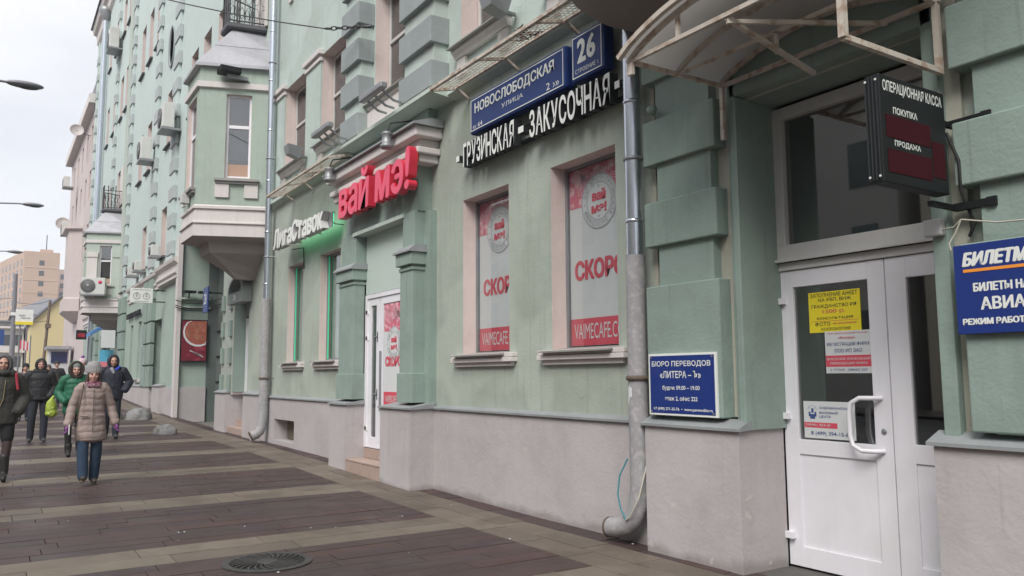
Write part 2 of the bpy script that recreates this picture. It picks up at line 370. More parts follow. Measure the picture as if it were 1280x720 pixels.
# --- openings
low_ops = [(-9.99, -8.77, 1.95, 4.19, .24), (-7.82, -6.61, 1.95, 4.19, .24), (-18.1, -17.05, 1.98, 4.17, .18), (-15.98, -14.83, 1.98, 4.17, .18),
           (-13.3, -11.42, 1.2, 4.2, .06), (-4.82, -3.1, 1.2, 4.14, .4), (-22.95, -21.35, 1.2, 3.85, .35)]
far_ops = [(-42.6, -41.8, 1.6, 4.15, .2), (-40.2, -39.3, 1.6, 4.2, .2), (-35.9, -34.2, .0, 4.0, .8), (-48.5, -47.3, 1.8, 4.2, .2), (-51.5, -50.3, 1.8, 4.2, .2), (-55.5, -54.2, .9, 4.2, .5), (-60, -58.6, 1.9, 4.3, .2), (-63.4, -62, 1.9, 4.3, .2)]
wall('wall', -24.25, 14, 1.2, 5.80, YW, low_ops, [M_low, M_reveal], B)
M_farlow = mat('plaster_far_green', (.35, .43, .375), .88, .12, .8, .12, .3, 30)
wall('wall', -66.0, -30.5, 1.25, 5.80, YW, far_ops, [M_farlow, M_farlow], B)
# upper storeys
F2 = [(-18.6, -17.05, 6.48, 8.5, .26), (-16.1, -14.65, 6.48, 8.5, .26), (-13.25, -11.75, 6.55, 8.75, .28), (-10.05, -8.75, 6.48, 8.6, .3), (-7.75, -6.5, 6.48, 8.6, .3)]
F2 += [(x, x + 1.15, 6.48, 8.5, .25) for x in (-40.2, -35.2, -38.0, -48.2, -50.4, -54.2, -57.4, -61.6)]
F3 = [(x, x + 1.15, 11.0, 13.3, .25) for x in (-28.15, -30.15, -26.0, -34.85, -39.9, -42.4, -48.2, -50.4, -54.2, -57.4, -61.6)]
F3 += [(x, x + 1.2, 11.0, 13.3, .25) for x in (-18.4, -15.9, -13.1, -10.0, -7.7)]
F4 = [(x, x + 1.15, 16.5, 19.0, .25) for x in (-28.15, -30.15, -26.0, -40.6, -42.9, -38.4, -48.6, -50.8, -54.2, -57.4, -61.6)]
F5 = [(x, x + 1.15, 21.6, 23.8, .25) for x in (-30.15, -35.0, -40.6, -42.9, -48.6, -50.8, -54.2, -57.4, -61.6)]
allup = F2 + F3 + F4 + F5
wall('wall', -24.25, 14, 5.86, 27.0, YW, [o for o in allup if o[0] > -24.25], [M_up, M_reveal], B)
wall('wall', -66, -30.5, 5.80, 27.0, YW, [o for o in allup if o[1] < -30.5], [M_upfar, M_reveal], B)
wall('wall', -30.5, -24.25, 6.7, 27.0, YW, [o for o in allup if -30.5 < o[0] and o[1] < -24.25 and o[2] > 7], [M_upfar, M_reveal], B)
mb = MB(); mb.box(-66, 14, 7.1, 17, -.3, 6.7); mb.box(-24.2, 14, 6.65, 7.1, -.3, 6.7); mb.box(-66, -30.6, 6.65, 7.1, -.3, 6.7); mb.box(-66, 14, 6.2, 17, 6.75, 26.9)
bw(mb, 'core', M_dark)
mb = MB(); mb.quad((-66, YW, 0), (-66, YW, 27), (-66, 17, 27), (-66, 17, 0)); mb.quad((14, YW, 0), (14, 17, 0), (14, 17, 27), (14, YW, 27)); mb.quad((-66, 17.02, 0), (14, 17.02, 0), (14, 17.02, 27), (-66, 17.02, 27))
bw(mb, 'wall', M_upfar)
mb = MB(); mb.prof_x(-65.2, 14.3, [(5.1, 27.35), (5.2, 27.0), (5.4, 26.9), (5.45, 26.3), (5.62, 26.1), (5.62, 27.35)]); bw(mb, 'roof_cornice', M_trim)
mb = MB(); mb.prof_x(-65.3, 14.5, [(5.0, 27.36), (5.0, 27.5), (11, 30.5), (17.4, 27.5), (17.4, 27.36)]); bw(mb, 'roof', M_roofd)
# --- plinth (front face steps)
def plin(x0, x1, y, top=1.2, yb=6.3, bot=-.3): bw(MB().box(x0, x1, y, yb, bot, top), 'plinth', M_plinth)
plin(-10.78, -6.0, 5.57); plin(-11.85, -10.78, 5.18); plin(-14.1, -13.3, 5.18)
plin(-17.3, -14.1, 5.57); plin(-18.75, -17.3, 5.57, 1.2, 6.3, .72); plin(-18.75, -17.3, 5.57, .24); plin(-19.72, -18.75, 5.57)
plin(-13.3, -11.85, 5.62, .3)
plin(-21.2, -19.72, 5.48, 1.25); plin(-24.25, -23.05, 5.48, 1.25); plin(-6.0, -4.82, 5.41); plin(-3.13, 14, 5.43)
plin(-34.2, -32.6, 5.35, 1.35, 6.6); plin(-32.6, -30.5, 5.5, 1.3, 6.6); plin(-46, -35.9, 5.5, 1.3, 6.6); plin(-66, -46, 5.4, 1.6, 6.6)
# jambs of the near doorway and lower parts
mb = MB(); mb.box(-4.82, -4.79, 5.48, 6.05, 1.2, 4.14); bw(mb, 'jamb', M_pier)
# --- plinth flashings, a sloped sheet with a drip edge
def capx(x0, x1, y, z=1.2, depth=.12, miter=(0, 0)):
    mb = MB(); yo = y - .035
    mb.prof_x(x0 - miter[0], x1 + miter[1], [(yo, z - .012), (yo, z + .012), (y + depth, z + .085), (y + depth, z - .0)])
    return bw(mb, 'plinth_flashing', M_cap)
capx(-10.74, -6.02, 5.57); capx(-11.85, -10.78, 5.18, depth=.4, miter=(.03, .035)); capx(-14.1, -13.3, 5.18, depth=.4, miter=(.03, .035))
capx(-19.7, -14.14, 5.57); capx(-21.2, -19.74, 5.48, 1.25, .15, (.03, .0)); capx(-24.25, -23.05, 5.48, 1.25, .15, (.03, .03))
capx(-6.0, -4.82, 5.41, 1.2, .12, (.03, .035)); capx(-3.13, 14, 5.43, 1.2, .14, (.035, 0)); capx(-34.2, -32.6, 5.35, 1.35, .2, (.03, .03)); capx(-46, -35.9, 5.5, 1.3, .12)
# --- basement hatch
mb = MB(); mb.box(-18.72, -17.32, 5.88, 5.92, .25, .71); bw(mb, 'basement_hatch', mat('old_plywood', (.16, .13, .10), .9, .2, 4, .2))
# --- band cornice over the ground floor
mb = MB(); mb.prof_x(-10.2, 14, [(5.62, 5.74), (5.5, 5.78), (5.47, 5.80), (5.47, 5.86), (5.55, 5.93), (5.62, 5.96)]); bw(mb, 'band_cornice', M_band)
mb = MB(); mb.prof_x(-19.5, -14.2, [(5.62, 5.74), (5.5, 5.78), (5.47, 5.80), (5.47, 5.86), (5.55, 5.93), (5.62, 5.96)]); bw(mb, 'band_cornice', M_band)
mb = MB(); mb.prof_x(-14.2, -10.2, [(5.62, 5.76), (5.25, 5.80), (5.2, 5.82), (5.2, 5.88), (5.3, 5.95), (5.62, 5.98)]); bw(mb, 'band_cornice', M_band)
# --- risalit over the cafe entrance
mb = MB(); mb.box(-11.5, -10.8, 5.5, 5.63, 1.25, 4.19); mb.box(-14.15, -13.32, 5.5, 5.63, 1.3, 4.19)
mb.box(-13.95, -10.97, 5.38, 5.7, 4.2, 5.0); mb.box(-14.1, -10.8, 5.46, 5.7, 5.0, 5.76)
bw(mb, 'entrance_surround', M_pier)
def pil(x0, x1):
    mb = MB(); mb.box(x0, x1, 5.3, 5.66, 1.28, 3.4); mb.box(x0 - .03, x1 + .03, 5.27, 5.66, 1.28, 1.72)
    mb.box(x0 - .02, x1 + .02, 5.28, 5.66, 3.28, 3.33)
    mb.box(x0 + .02, x1 - .02, 5.33, 5.66, 3.62, 4.2)
    bw(mb, 'pilaster', M_pier, .008)
    mb = MB(); mb.prof_x(x0 - .08, x1 + .08, [(5.2, 3.55), (5.2, 3.575), (5.3, 3.66), (5.64, 3.66), (5.64, 3.55)]); bw(mb, 'pilaster_capital', M_cap)
    mb = MB(); mb.box(x0 - .05, x1 + .05, 5.24, 5.66, 3.36, 3.55); bw(mb, 'pilaster_capital', M_pier, .01)
pil(-14.02, -13.32); pil(-11.42, -10.97)
mb = MB(); mb.box(-13.42, -11.35, 5.3, 5.62, 4.14, 4.2); bw(mb, 'door_hood', M_band)
mb = MB(); mb.box(-14.35, -10.75, 5.28, 5.62, 4.9, 5.02); mb.box(-14.42, -10.68, 5.22, 5.62, 5.02, 5.12); mb.box(-14.35, -10.75, 5.3, 5.62, 5.12, 5.26); mb.box(-14.45, -10.62, 5.16, 5.62, 5.26, 5.42)
bw(mb, 'entablature', M_trim, .02)
mb = MB(); mb.prof_x(-14.5, -10.56, [(5.1, 5.42), (5.1, 5.45), (5.4, 5.54), (5.6, 5.54), (5.6, 5.42)]); bw(mb, 'entablature_flashing', M_cap)
BX_ = lambda name, *a, m=None, bevel=0: bw(MB().box(*a), name, m, bevel)
BX_('blind_panel', -13.3, -11.4, 5.52, 5.56, 3.1, 4.2, m=mat('panel_mint', (.50, .585, .535), .6, .03, 1))
# --- cafe door
def door_leaf(x0, x1, z0, z1, y, fw, mid=None, gl=M_glassd, fr=M_pvc, panel=M_pvc, parent=B, t=.06):
    mb = MB(); mb.box(x0, x0 + fw, y, y + t, z0, z1); mb.box(x1 - fw, x1, y, y + t, z0, z1); mb.box(x0 + fw, x1 - fw, y, y + t, z1 - fw, z1); mb.box(x0 + fw, x1 - fw, y, y + t, z0, z0 + fw * 1.15)
    if mid: mb.box(x0 + fw, x1 - fw, y, y + t, mid, mid + fw * .85)
    d = bw(mb, 'door', fr, .004)
    zg = (mid + fw * .85) if mid else z0 + fw * 1.15
    pg = MB(); pg.box(x0 + fw, x1 - fw, y + .025, y + .033, zg, z1 - fw); p = pg.build('pane', gl, d)
    if mid: pp = MB(); pp.box(x0 + fw, x1 - fw, y + .014, y + .05, z0 + fw * 1.15, mid); pp.build('door_panel', panel, d, .003)
    return d
d1 = door_leaf(-13.21, -12.72, .5, 3.02, 5.53, .13); d2 = door_leaf(-12.70, -11.6, .5, 3.02, 5.53, .13)
mb = MB(); mb.box(-13.3, -13.21, 5.51, 5.62, .47, 3.09); mb.box(-13.21, -11.5, 5.51, 5.62, 3.02, 3.09); mb.box(-13.21, -11.6, 5.52, 5.64, .47, .5); bw(mb, 'door_frame', M_pvc)
mb = MB(); mb.tube([(-12.63, 5.51, 1.1), (-12.63, 5.51, 2.1)], .018, 8); mb.tube([(-12.63, 5.51, 1.2), (-12.63, 5.57, 1.2)], .012, 6); mb.tube([(-12.63, 5.51, 2.0), (-12.63, 5.57, 2.0)], .012, 6); mb.build('handle', M_grey, d2)
for z in (1.28, 2.25): MB().box(-12.82, -12.78, 5.53, 5.57, z, z + .18).tube([(-12.8, 5.52, z + .1), (-12.91, 5.52, z + .1)], .012, 6).build('handle', M_grey, d1)
for z in (.75, 2.3, 2.75): MB().box(-13.28, -13.18, 5.51, 5.57, z, z + .07).build('hinge', M_white, d1)
mb = MB(); mb.box(-13.4, -11.9, 6.12, 6.16, .5, 3.1); bw(mb, 'interior_backing', M_dark)
# --- cafe steps, tiled
mb = MB(); mb.box(-13.29, -11.86, 5.21, 5.62, -.1, .26); mb.box(-13.29, -11.86, 5.53, 5.66, .26, .46); st = bw(mb, 'step', mat('mortar', (.2, .18, .16), .95))
for i in range(5):
    xa = -13.295 + i * .285
    MB().box(xa + .004, xa + .28, 5.185, 5.21, -.1, .25).build('tile', M_step, st, .004); MB().box(xa + .004, xa + .28, 5.18, 5.51, .258, .285).build('tile', M_step, st, .004)
    MB().box(xa + .004, xa + .28, 5.51, 5.53, .287, .455).build('tile', M_step, st, .004)
for o in st.children: o.parent = st

# --- windows ------------------------------------------------------------------
def frame(x0, x1, z0, z1, y, fw=.07, bars_v=(), bars_h=(), m=M_wood, t=.05, glass=M_glass, back=True, curtain=False, name='window'):
    mb = MB(); mb.box(x0, x0 + fw, y, y + t, z0, z1); mb.box(x1 - fw, x1, y, y + t, z0, z1); mb.box(x0 + fw, x1 - fw, y, y + t, z1 - fw, z1); mb.box(x0 + fw, x1 - fw, y, y + t, z0, z0 + fw)
    for v in bars_v: mb.box(v - fw * .55, v + fw * .55, y - .01, y + t, z0 + fw, z1 - fw)
    for h in bars_h: mb.box(x0 + fw, x1 - fw, y - .014, y + t, h - fw * .5, h + fw * .5)
    w = bw(mb, name, m)
    hs = [z0 + fw, *sorted(bars_h), z1 - fw]; vs = [x0 + fw, *sorted(bars_v), x1 - fw]
    for a, b in zip(hs, hs[1:]):
        for c, d in zip(vs, vs[1:]):
            MB().box(c, d, y + .022, y + .028, a, b).build('pane', glass, w)
    if curtain:
        n = 14; xs = [x0 + (x1 - x0) * i / n for i in range(n + 1)]; cm = MB()
        for i in range(n): cm.quad((xs[i], y + .12 + .03 * (i % 2), z0), (xs[i + 1], y + .12 + .03 * ((i + 1) % 2), z0), (xs[i + 1], y + .12 + .03 * ((i + 1) % 2), z1), (xs[i], y + .12 + .03 * (i % 2), z1))
        cm.build('curtain', M_curt, w)
    if back: MB().box(x0, x1, y + .25, y + .27, z0, z1).build('interior_backing', M_dark, w)
    return w
def sill(x0, x1, z, y=YW):
    mb = MB(); mb.box(x0 - .14, x1 + .12, y - .055, y + .01, z - .17, z - .115); mb.box(x0 - .2, x1 + .18, y - .10, y + .01, z - .115, z - .06); mb.box(x0 - .2, x1 + .18, y - .085, y + .01, z - .055, z - .0)
    s_ = bw(mb, 'window_sill', M_trim, .006)
    mb = MB(); mb.prof_x(x0 - .08, x1 + .0, [(y - .16, z - .03), (y - .16, z - .012), (y + .23, z + .035), (y + .23, z - .0)]); mb.build('sill_flashing', M_sill, s_)
# poster windows
def poster_window(x0, x1, cafe=None):
    y = YW + .21
    w = frame(x0, x1, 1.97, 4.19, y, .035, m=M_grey, back=True)
    for p in w.children:
        if p.name.startswith('pane'): pass
    sill(x0, x1, 1.97)
    return y
def badge(cx, cz, r, y, P):
    mb = MB(); 
    def disc(mb, cx, cz, r, y, m, n=36, r0=0):
        vs = []; 
        for i in range(n):
            a = 2 * math.pi * i / n; vs.append((cx + r * math.cos(a), y, cz + r * math.sin(a)))
        if r0:
            vs += [(cx + r0 * math.cos(2 * math.pi * i / n), y, cz + r0 * math.sin(2 * math.pi * i / n)) for i in range(n)]
            mb.add(vs, [(i, (i + 1) % n, n + (i + 1) % n, n + i) for i in range(n)], m)
        else: mb.add(vs, [tuple(range(n))], m)
    disc(mb, cx, cz, r, y, 0); disc(mb, cx, cz, r * .99, y - .002, 1, r0=r * .95); disc(mb, cx, cz, r * .70, y - .002, 1, r0=r * .66)
    wbuild(mb, 'badge', [M_paper, M_prgrey], P)
    s = 'ВАЙ МЭ! • ГРУЗИНСКАЯ ЗАКУСОЧНАЯ • '; n = len(s); mb = MB()
    for i, c in enumerate(s):
        if c == ' ': continue
        a = math.pi * .9 - 2 * math.pi * i / n; vs, fs = glyphs(c, .02); xs = [v.x for v in vs]; ys = [v.y for v in vs]; k = r * .24; mxx = (max(xs) + min(xs)) / 2
        out = []
        for v in vs:
            lx = (v.x - mxx) * k * .85; lz = v.y * k + r * .73; out.append((cx + math.cos(a) * lz + math.sin(a) * lx, y - .003, cz + math.sin(a) * lz - math.cos(a) * lx))
        mb.add(out, fs, 0)
    o = wbuild(mb, 'ring_lettering', M_prgrey, P); o['kind'] = 'stuff'
    text('вай', cx - r * .36, cx + r * .36, cz + r * .03, cz + r * .40, -y + .004, M_prred, P, bold=.01, fat=r * .03)
    text('мэ!', cx - r * .40, cx + r * .40, cz - r * .42, cz - r * .08, -y + .004, M_prred, P, bold=.01, fat=r * .03)
    mb = MB(); disc(mb, cx, cz + r * .53, r * .05, y - .003, 0, 8); disc(mb, cx, cz - r * .55, r * .05, y - .003, 0, 8); o = wbuild(mb, 'dot', M_prgrey, P); o['kind'] = 'stuff'
def poster(x0, x1, z0, z1, zp, zr, y, label, group, sx0, sx1, bc, br, skz, tz, cafe='VAIMECAFE.COM'):
    P = empty('window_poster', (x0, y, z0), label, 'poster', group)
    mb = MB(); mb.box(x0, x1, y, y + .004, z0, z1); wbuild(mb, 'sheet', M_paper, P)
    mb = MB(); mb.box(x0 + .003, x1 - .003, y - .003, y - .001, zp, z1 - .003); wbuild(mb, 'patterned_band', M_prpink, P)
    mb = MB(); mb.box(x0 + .003, x1 - .003, y - .003, y - .001, z0 + .003, zr); wbuild(mb, 'red_band', M_prred, P)
    # fine wave pattern printed on the pink band
    mb = MB(); rr = random.Random(int(abs(x0 * 10)))
    for k in range(16):
        cx = rr.uniform(x0 + .12, x1 - .12); cz = rr.uniform(zp + .12, z1 - .12)
        if zp + .1 > z1 - .1: break
        for q in (.05, .08, .11):
            n = 14; vs = [(cx + a * math.cos(math.pi * i / n), y - .004, cz + a * math.sin(math.pi * i / n)) for a in (q, q + .009) for i in range(n + 1)]
            mb.add(vs, [(i, i + 1, n + 2 + i, n + 1 + i) for i in range(n)])
    o = wbuild(mb, 'wave_print', mat('print_pale_pink', (.80, .48, .52), .5), P); o['kind'] = 'stuff'
    badge(bc[0], bc[1], br, y - .005, P)
    text('СКОРО', sx0, sx1, skz[0], skz[1], -y + .006, M_prred, P, bold=.02, fat=.010)
    text(cafe, x0 + .07, x1 - .07, tz[0], tz[1], -y + .006, M_paper, P, bold=.0)
    return P
yp = poster_window(-9.99, -8.77)
poster(-9.95, -8.81, 2.02, 4.15, 3.68, 2.34, yp + .045, 'red and white coming-soon poster in the shop window nearer the cafe entrance', 'cafe posters in windows', -9.83, -8.93, (-9.40, 3.70), .33, (2.80, 3.03), (2.10, 2.28))
poster_window(-7.82, -6.61)
poster(-7.78, -6.65, 2.02, 4.15, 3.68, 2.34, yp + .045, 'red and white coming-soon poster in the shop window directly beside the big drainpipe', 'cafe posters in windows', -7.68, -6.78, (-7.21, 3.70), .33, (2.80, 3.03), (2.10, 2.28))
poster(-12.55, -11.75, 1.15, 2.88, 2.42, 1.42, 5.546, 'narrow red and white poster on the glass of the cafe entrance door', 'cafe posters in windows', -12.48, -11.88, (-12.15, 2.22), .27, (1.84, 2.0), (1.25, 1.36))
# betting-shop windows with green strips
for x0, x1 in ((-18.1, -17.05), (-15.98, -14.83)):
    w = frame(x0, x1, 1.99, 4.17, YW + .15, .05, m=M_grey, glass=M_glass, back=False)
    MB().box(x0 + .05, x1 - .05, YW + .26, YW + .27, 2.03, 4.12).build('frosted_film', mat('frosted_green_film', (.30, .40, .35), .6, .12, 2), w)
    MB().box(x0 + .15, x0 + .17, YW + .125, YW + .145, 2.03, 4.13).build('light_strip', M_glow, w)
    sill(x0, x1, 1.99)
mb = MB(); mb.box(-15.25, -14.95, YW + .262 - .008, YW + .262 - .004, 2.7, 3.6); o = bw(mb, 'window_print', M_prgrey)
# second floor near windows
def tall(x0, x1, z0, z1, y, cur):
    h = z0 + (z1 - z0) * .55
    w = frame(x0, x1, z0, z1, y, .06, bars_v=[x0 + (x1 - x0) * .62], bars_h=[h], curtain=cur, glass=M_glassup)
    return w
def upsill(x0, x1, z, y=YW):
    mb = MB(); mb.prof_x(x0 - .08, x1 + .08, [(y, z - .16), (y - .07, z - .16), (y - .09, z - .1), (y - .13, z - .07), (y - .13, z - .03), (y, z - .03)])
    s_ = bw(mb, 'window_sill', M_trim)
    mb = MB(); mb.prof_x(x0 - .1, x1 + .1, [(y - .2, z - .03), (y - .2, z - .012), (y + .3, z + .03), (y + .3, z)]); mb.build('sill_flashing', M_sill, s_)
    for xx in (x0 - .05, x1 - .2): mb = MB(); mb.box(xx, xx + .25, y - .05, y, z - .42, z - .165); mb.build('sill_bracket', M_trim, s_)
for i, (a, b, c, d, dep) in enumerate(F2[:5]): tall(a + .02, b - .02, c + .02, d - .02, YW + dep - .02, i in (1, 3)); upsill(a, b, c)
for (a, b, c, d, dep) in F3[-5:]: frame(a, b, c, d, YW + dep - .02, .07, glass=M_glassfar, back=False); upsill(a, b, c)
for (a, b, c, d, dep) in [o for o in F2[5:] + F3[:-5] + F4 + F5]:
    frame(a, b, c, d, YW + dep - .05, .08, bars_v=[(a + b) / 2], bars_h=[c + (d - c) * .62], glass=M_glassfar, back=False)
    mb = MB(); mb.prof_x(a - .1, b + .1, [(YW - .12, c - .06), (YW - .12, c), (YW + .2, c + .02), (YW + .2, c - .06)]); bw(mb, 'window_sill', M_roofd)
for (a, b, c, d, dep) in [o for o in far_ops if o[3] - o[2] < 3]:
    frame(a, b, c, d, YW + dep - .05, .08, glass=M_glassfar, back=False, m=M_trim); sill(a, b, c)
# small capitals between the second-floor windows
for x0, x1 in ((-17.05, -16.1), (-19.5, -18.6), (-14.65, -14.2)):
    mb = MB(); mb.box(x0 - .03, x1 + .03, YW - .07, YW, 8.36, 8.44); mb.box(x0 - .06, x1 + .06, YW - .11, YW, 8.5, 8.62); mb.box(x0, x1, YW - .04, YW, 8.44, 8.5); bw(mb, 'pilaster_capital', M_trim, .01)
    mb = MB(); mb.box(x0, x1, YW - .03, YW, 6.0, 8.36); bw(mb, 'pilaster', M_up)
# --- second floor risalit with grey quoins
for x0, x1 in ((-14.15, -13.3), (-11.55, -10.42)):
    mb = MB(); mb.box(x0 + .06, x1 - .05, 5.38, YW, 5.98, 26.5); bw(mb, 'pilaster', M_up)
    z = 5.98
    for k in range(7):
        mb = MB(); mb.box(x0, x1, 5.3, YW, z, z + .42); bw(mb, 'quoin_block', M_quoin, .012); z += .70
mb = MB(); mb.box(-13.3, -11.55, 5.5, YW, 5.98, 6.4); bw(mb, 'apron', M_trim)
# --- rusticated piers each side of the near doorway
def pier(x0, x1, x0i, x1i):
    mb = MB(); mb.box(x0i, x1i, 5.485, YW, 1.28, 5.74); bw(mb, 'pier_shaft', M_pier, .006)
    for z0, z1 in ((1.29, 2.535), (2.93, 3.37), (3.75, 4.2), (4.6, 5.03), (5.42, 5.74)):
        mb = MB(); mb.box(x0, x1, 5.43, YW, z0, z1); bw(mb, 'rustication_block', M_pier, .012)
pier(-5.96, -5.01, -5.82, -5.11); pier(-2.87, -1.3, -2.74, -1.45)
mb = MB(); mb.box(-4.96, -4.88, 5.56, 5.63, 1.25, 4.6); mb.box(-4.88, -4.82, 5.50, 5.62, 1.25, 4.6); mb.box(-4.82, -4.80, 5.53, 6.0, 1.25, 4.15)
mb.box(-3.09, -2.98, 5.5, 5.62, 1.25, 4.6); mb.box(-4.9, -3.0, 5.5, 5.62, 4.16, 4.6); bw(mb, 'door_architrave', M_pier, .008)
mb = MB(); mb.box(-6.02, -5.96, 5.6, 5.63, 1.25, 5.7); bw(mb, 'wall_strip', M_beige)
mb = MB(); mb.box(-2.98, -2.87, 5.58, 5.63, 1.25, 4.6); bw(mb, 'wall_strip', M_beige)
mb = MB(); mb.box(-5.11, -4.96, 5.585, 5.63, 1.3, 4.6); bw(mb, 'wall_strip', M_beige)
mb = MB(); mb.box(-4.80, -3.1, 5.63, 6.0, 4.135, 4.2); bw(mb, 'lintel', M_pier)
# --- near entrance door (white plastic, two leaves, transom)
YD = 6.0
mb = MB(); mb.box(-4.86, -4.82, YD - .02, YD + .1, -.02, 4.1)
mb.box(-4.82, -2.98, YD - .02, YD + .1, 2.60, 2.67); mb.box(-4.82, -2.98, YD - .03, YD + .1, 2.70, 2.83); mb.box(-4.82, -4.70, YD - .03, YD + .1, 2.83, 4.1); mb.box(-4.70, -2.98, YD - .03, YD + .1, 3.99, 4.1); mb.box(-3.1, -2.98, YD - .03, YD + .1, 2.83, 3.99)
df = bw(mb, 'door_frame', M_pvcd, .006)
MB().box(-4.70, -3.1, YD + .03, YD + .04, 2.83, 3.99).build('pane', M_glassd, df)
L1 = door_leaf(-4.815, -3.785, .02, 2.595, YD, .15, .98); L2 = door_leaf(-3.775, -2.9, .02, 2.595, YD, .17, .985)
mb = MB(); mb.tube([(-4.02, YD - .0, 1.10), (-4.02, YD - .07, 1.10), (-4.08, YD - .10, 1.13), (-4.08, YD - .10, 1.41), (-4.02, YD - .07, 1.44), (-4.02, YD, 1.44)], .022, 10)
for v in mb.v: pass
mb2 = MB(); mb2.tube([(-3.86, YD, 1.06), (-3.90, YD - .06, 1.06), (-4.0, YD - .09, 1.06), (-4.07, YD - .1, 1.10), (-4.09, YD - .1, 1.18), (-4.09, YD - .1, 1.36), (-4.07, YD - .1, 1.44), (-4.0, YD - .09, 1.48), (-3.90, YD - .06, 1.48), (-3.86, YD, 1.48)], .019, 10)
mb2.build('handle', M_pvc, L1)
MB().lathe([(.0, 0), (.02, 0), (.022, -.006), (.012, -.012), (0, -.012)], n=12).build('lock_plate', M_grey, L1, M=Matrix.Translation((-3.85, YD - .005, 1.22)) @ Matrix.Rotation(R_(-90), 4, 'X'))
for z in (.25, 1.28, 2.3):
    MB().box(-4.86, -4.74, YD - .045, YD - .0, z, z + .055).tube([(-4.85, YD - .04, z - .05), (-4.85, YD - .04, z + .06)], .014, 8).build('hinge', M_pvc, L1)
mb = MB(); mb.box(-4.85, -2.9, YD + .6, YD + .62, 0, 4.14); mb.box(-4.86, -4.84, YD + .1, YD + .6, 0, 4.14); bw(mb, 'interior_backing', M_dark)
mb = MB(); mb.box(-4.86, -3.0, 5.56, 6.6, -.25, -.0); bw(mb, 'threshold', mat('threshold_dark', (.10, .095, .09), .8, .2, 4))
# --- far ground floor: rusticated strips, cornice, niche doorway, archway
for x in (-45.2, -37.9, -36.6, -46.2, -53, -57):
    z = 1.3
    mb = MB(); mb.box(x, x + .75, 5.52, YW, 1.3, 5.2); bw(mb, 'pilaster', M_pier)
    while z < 5:
        mb = MB(); mb.box(x - .06, x + .85, 5.45, YW, z, z + .82); bw(mb, 'quoin_block', M_pier, .012); z += .9
def cornx(x0, x1, y):
    mb = MB(); mb.prof_x(x0, x1, [(YW, 5.2), (y - .06, 5.25), (y - .06, 5.34), (y - .12, 5.42), (y - .12, 5.5), (y - .04, 5.56), (y - .05, 5.75), (y - .17, 5.83), (y - .2, 5.95), (YW, 6.08)]); bw(mb, 'string_cornice', M_trim)
cornx(-43.4, -34.5, YW); cornx(-34.5, -30.45, YW - .12); cornx(-66, -46.6, YW)
BX_('passage_door', -35.88, -34.22, 6.3, 6.36, .4, 4, m=mat('door_dark_green', (.07, .09, .08), .5))
mb = MB(); mb.box(-30.55, -30.5, 5.6, 6.55, 0, 6.7); bw(mb, 'passage_wall', M_farlow); mb = MB(); mb.box(-30.7, -30.36, 5.46, 5.61, .1, 6.7); bw(mb, 'corner_strip', M_trim)
mb = MB(); mb.box(-30.5, -30.44, 5.64, 6.55, .1, 1.32); bw(mb, 'passage_plinth', M_plinth)
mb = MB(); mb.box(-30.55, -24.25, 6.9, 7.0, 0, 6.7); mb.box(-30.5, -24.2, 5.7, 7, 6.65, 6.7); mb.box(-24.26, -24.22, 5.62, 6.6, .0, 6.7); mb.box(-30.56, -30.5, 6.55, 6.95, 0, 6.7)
bw(mb, 'passage_wall', mat('passage_shade_plaster', (.12, .145, .135), .9, .15, 2, .2))  # gloom of the passage interior is put into this wall colour
for z in (1.5, 2.4, 3.3): mb = MB(); mb.box(-30.4, -24.3, 6.85, 6.9, z, z + .035); bw(mb, 'gate_rail', M_black)
for z, y in ((4.15, .02), (4.45, .05)): mb = MB(); mb.box(-30.5, -30.4 + y, 5.5, 6.6, z, z + .06); bw(mb, 'string_course', M_band)
# door under the first bay
mb = MB(); mb.box(-22.95, -22.90, 5.63, 5.97, 1.27, 3.85); bw(mb, 'jamb', M_pier)
BX_('door', -22.9, -21.38, 5.95, 6.01, .55, 3.3, m=M_pvc, bevel=.01)
BX_('door_glazing', -21.95, -21.8, 5.93, 5.95, 1.0, 3.1, m=M_glassfar)
BX_('transom_panel', -22.9, -21.4, 5.93, 6.0, 3.32, 3.9, m=mat('panel_dim', (.2, .23, .22), .7))
mb = MB(); mb.box(-23.05, -21.2, 5.55, 6.4, 0, .33); mb.box(-23.05, -21.2, 5.8, 6.4, .33, .52); s_ = bw(mb, 'step', M_step)
mb = MB(); n = 14
for k in range(n):
    a0, a1 = math.pi * k / n, math.pi * (k + 1) / n
    for (aa, bb) in ((a0, a1),):
        def P_(a, y, r=1): return (-21.85 + .78 * r * math.cos(a), y, 3.9 + .42 * r * math.sin(a))
        mb.quad(P_(aa, 5.36), P_(bb, 5.36), P_(bb, 5.62), P_(aa, 5.62)); mb.quad(P_(aa, 5.36, .88), P_(aa, 5.62, .88), P_(bb, 5.62, .88), P_(bb, 5.36, .88)); mb.quad(P_(aa, 5.36), P_(aa, 5.36, .88), P_(bb, 5.36, .88), P_(bb, 5.36))
mb.box(-22.63, -21.07, 5.36, 5.6, 3.62, 3.9); bw(mb, 'door_canopy', mat('canopy_grey_sheet', (.24, .265, .25), .7, .15, 3))
[text(c_, a_, a_ + .12, 3.70, 3.84, -5.355, M_white, B) for c_, a_ in (('2', -22.0), ('8', -21.86))]
for x in (-24.1, -23.25):
    z = 1.3
    for k in range(4): mb = MB(); mb.box(x, x + .22, 5.55, YW, z, z + .45); bw(mb, 'quoin_block', M_pier, .01); z += .75
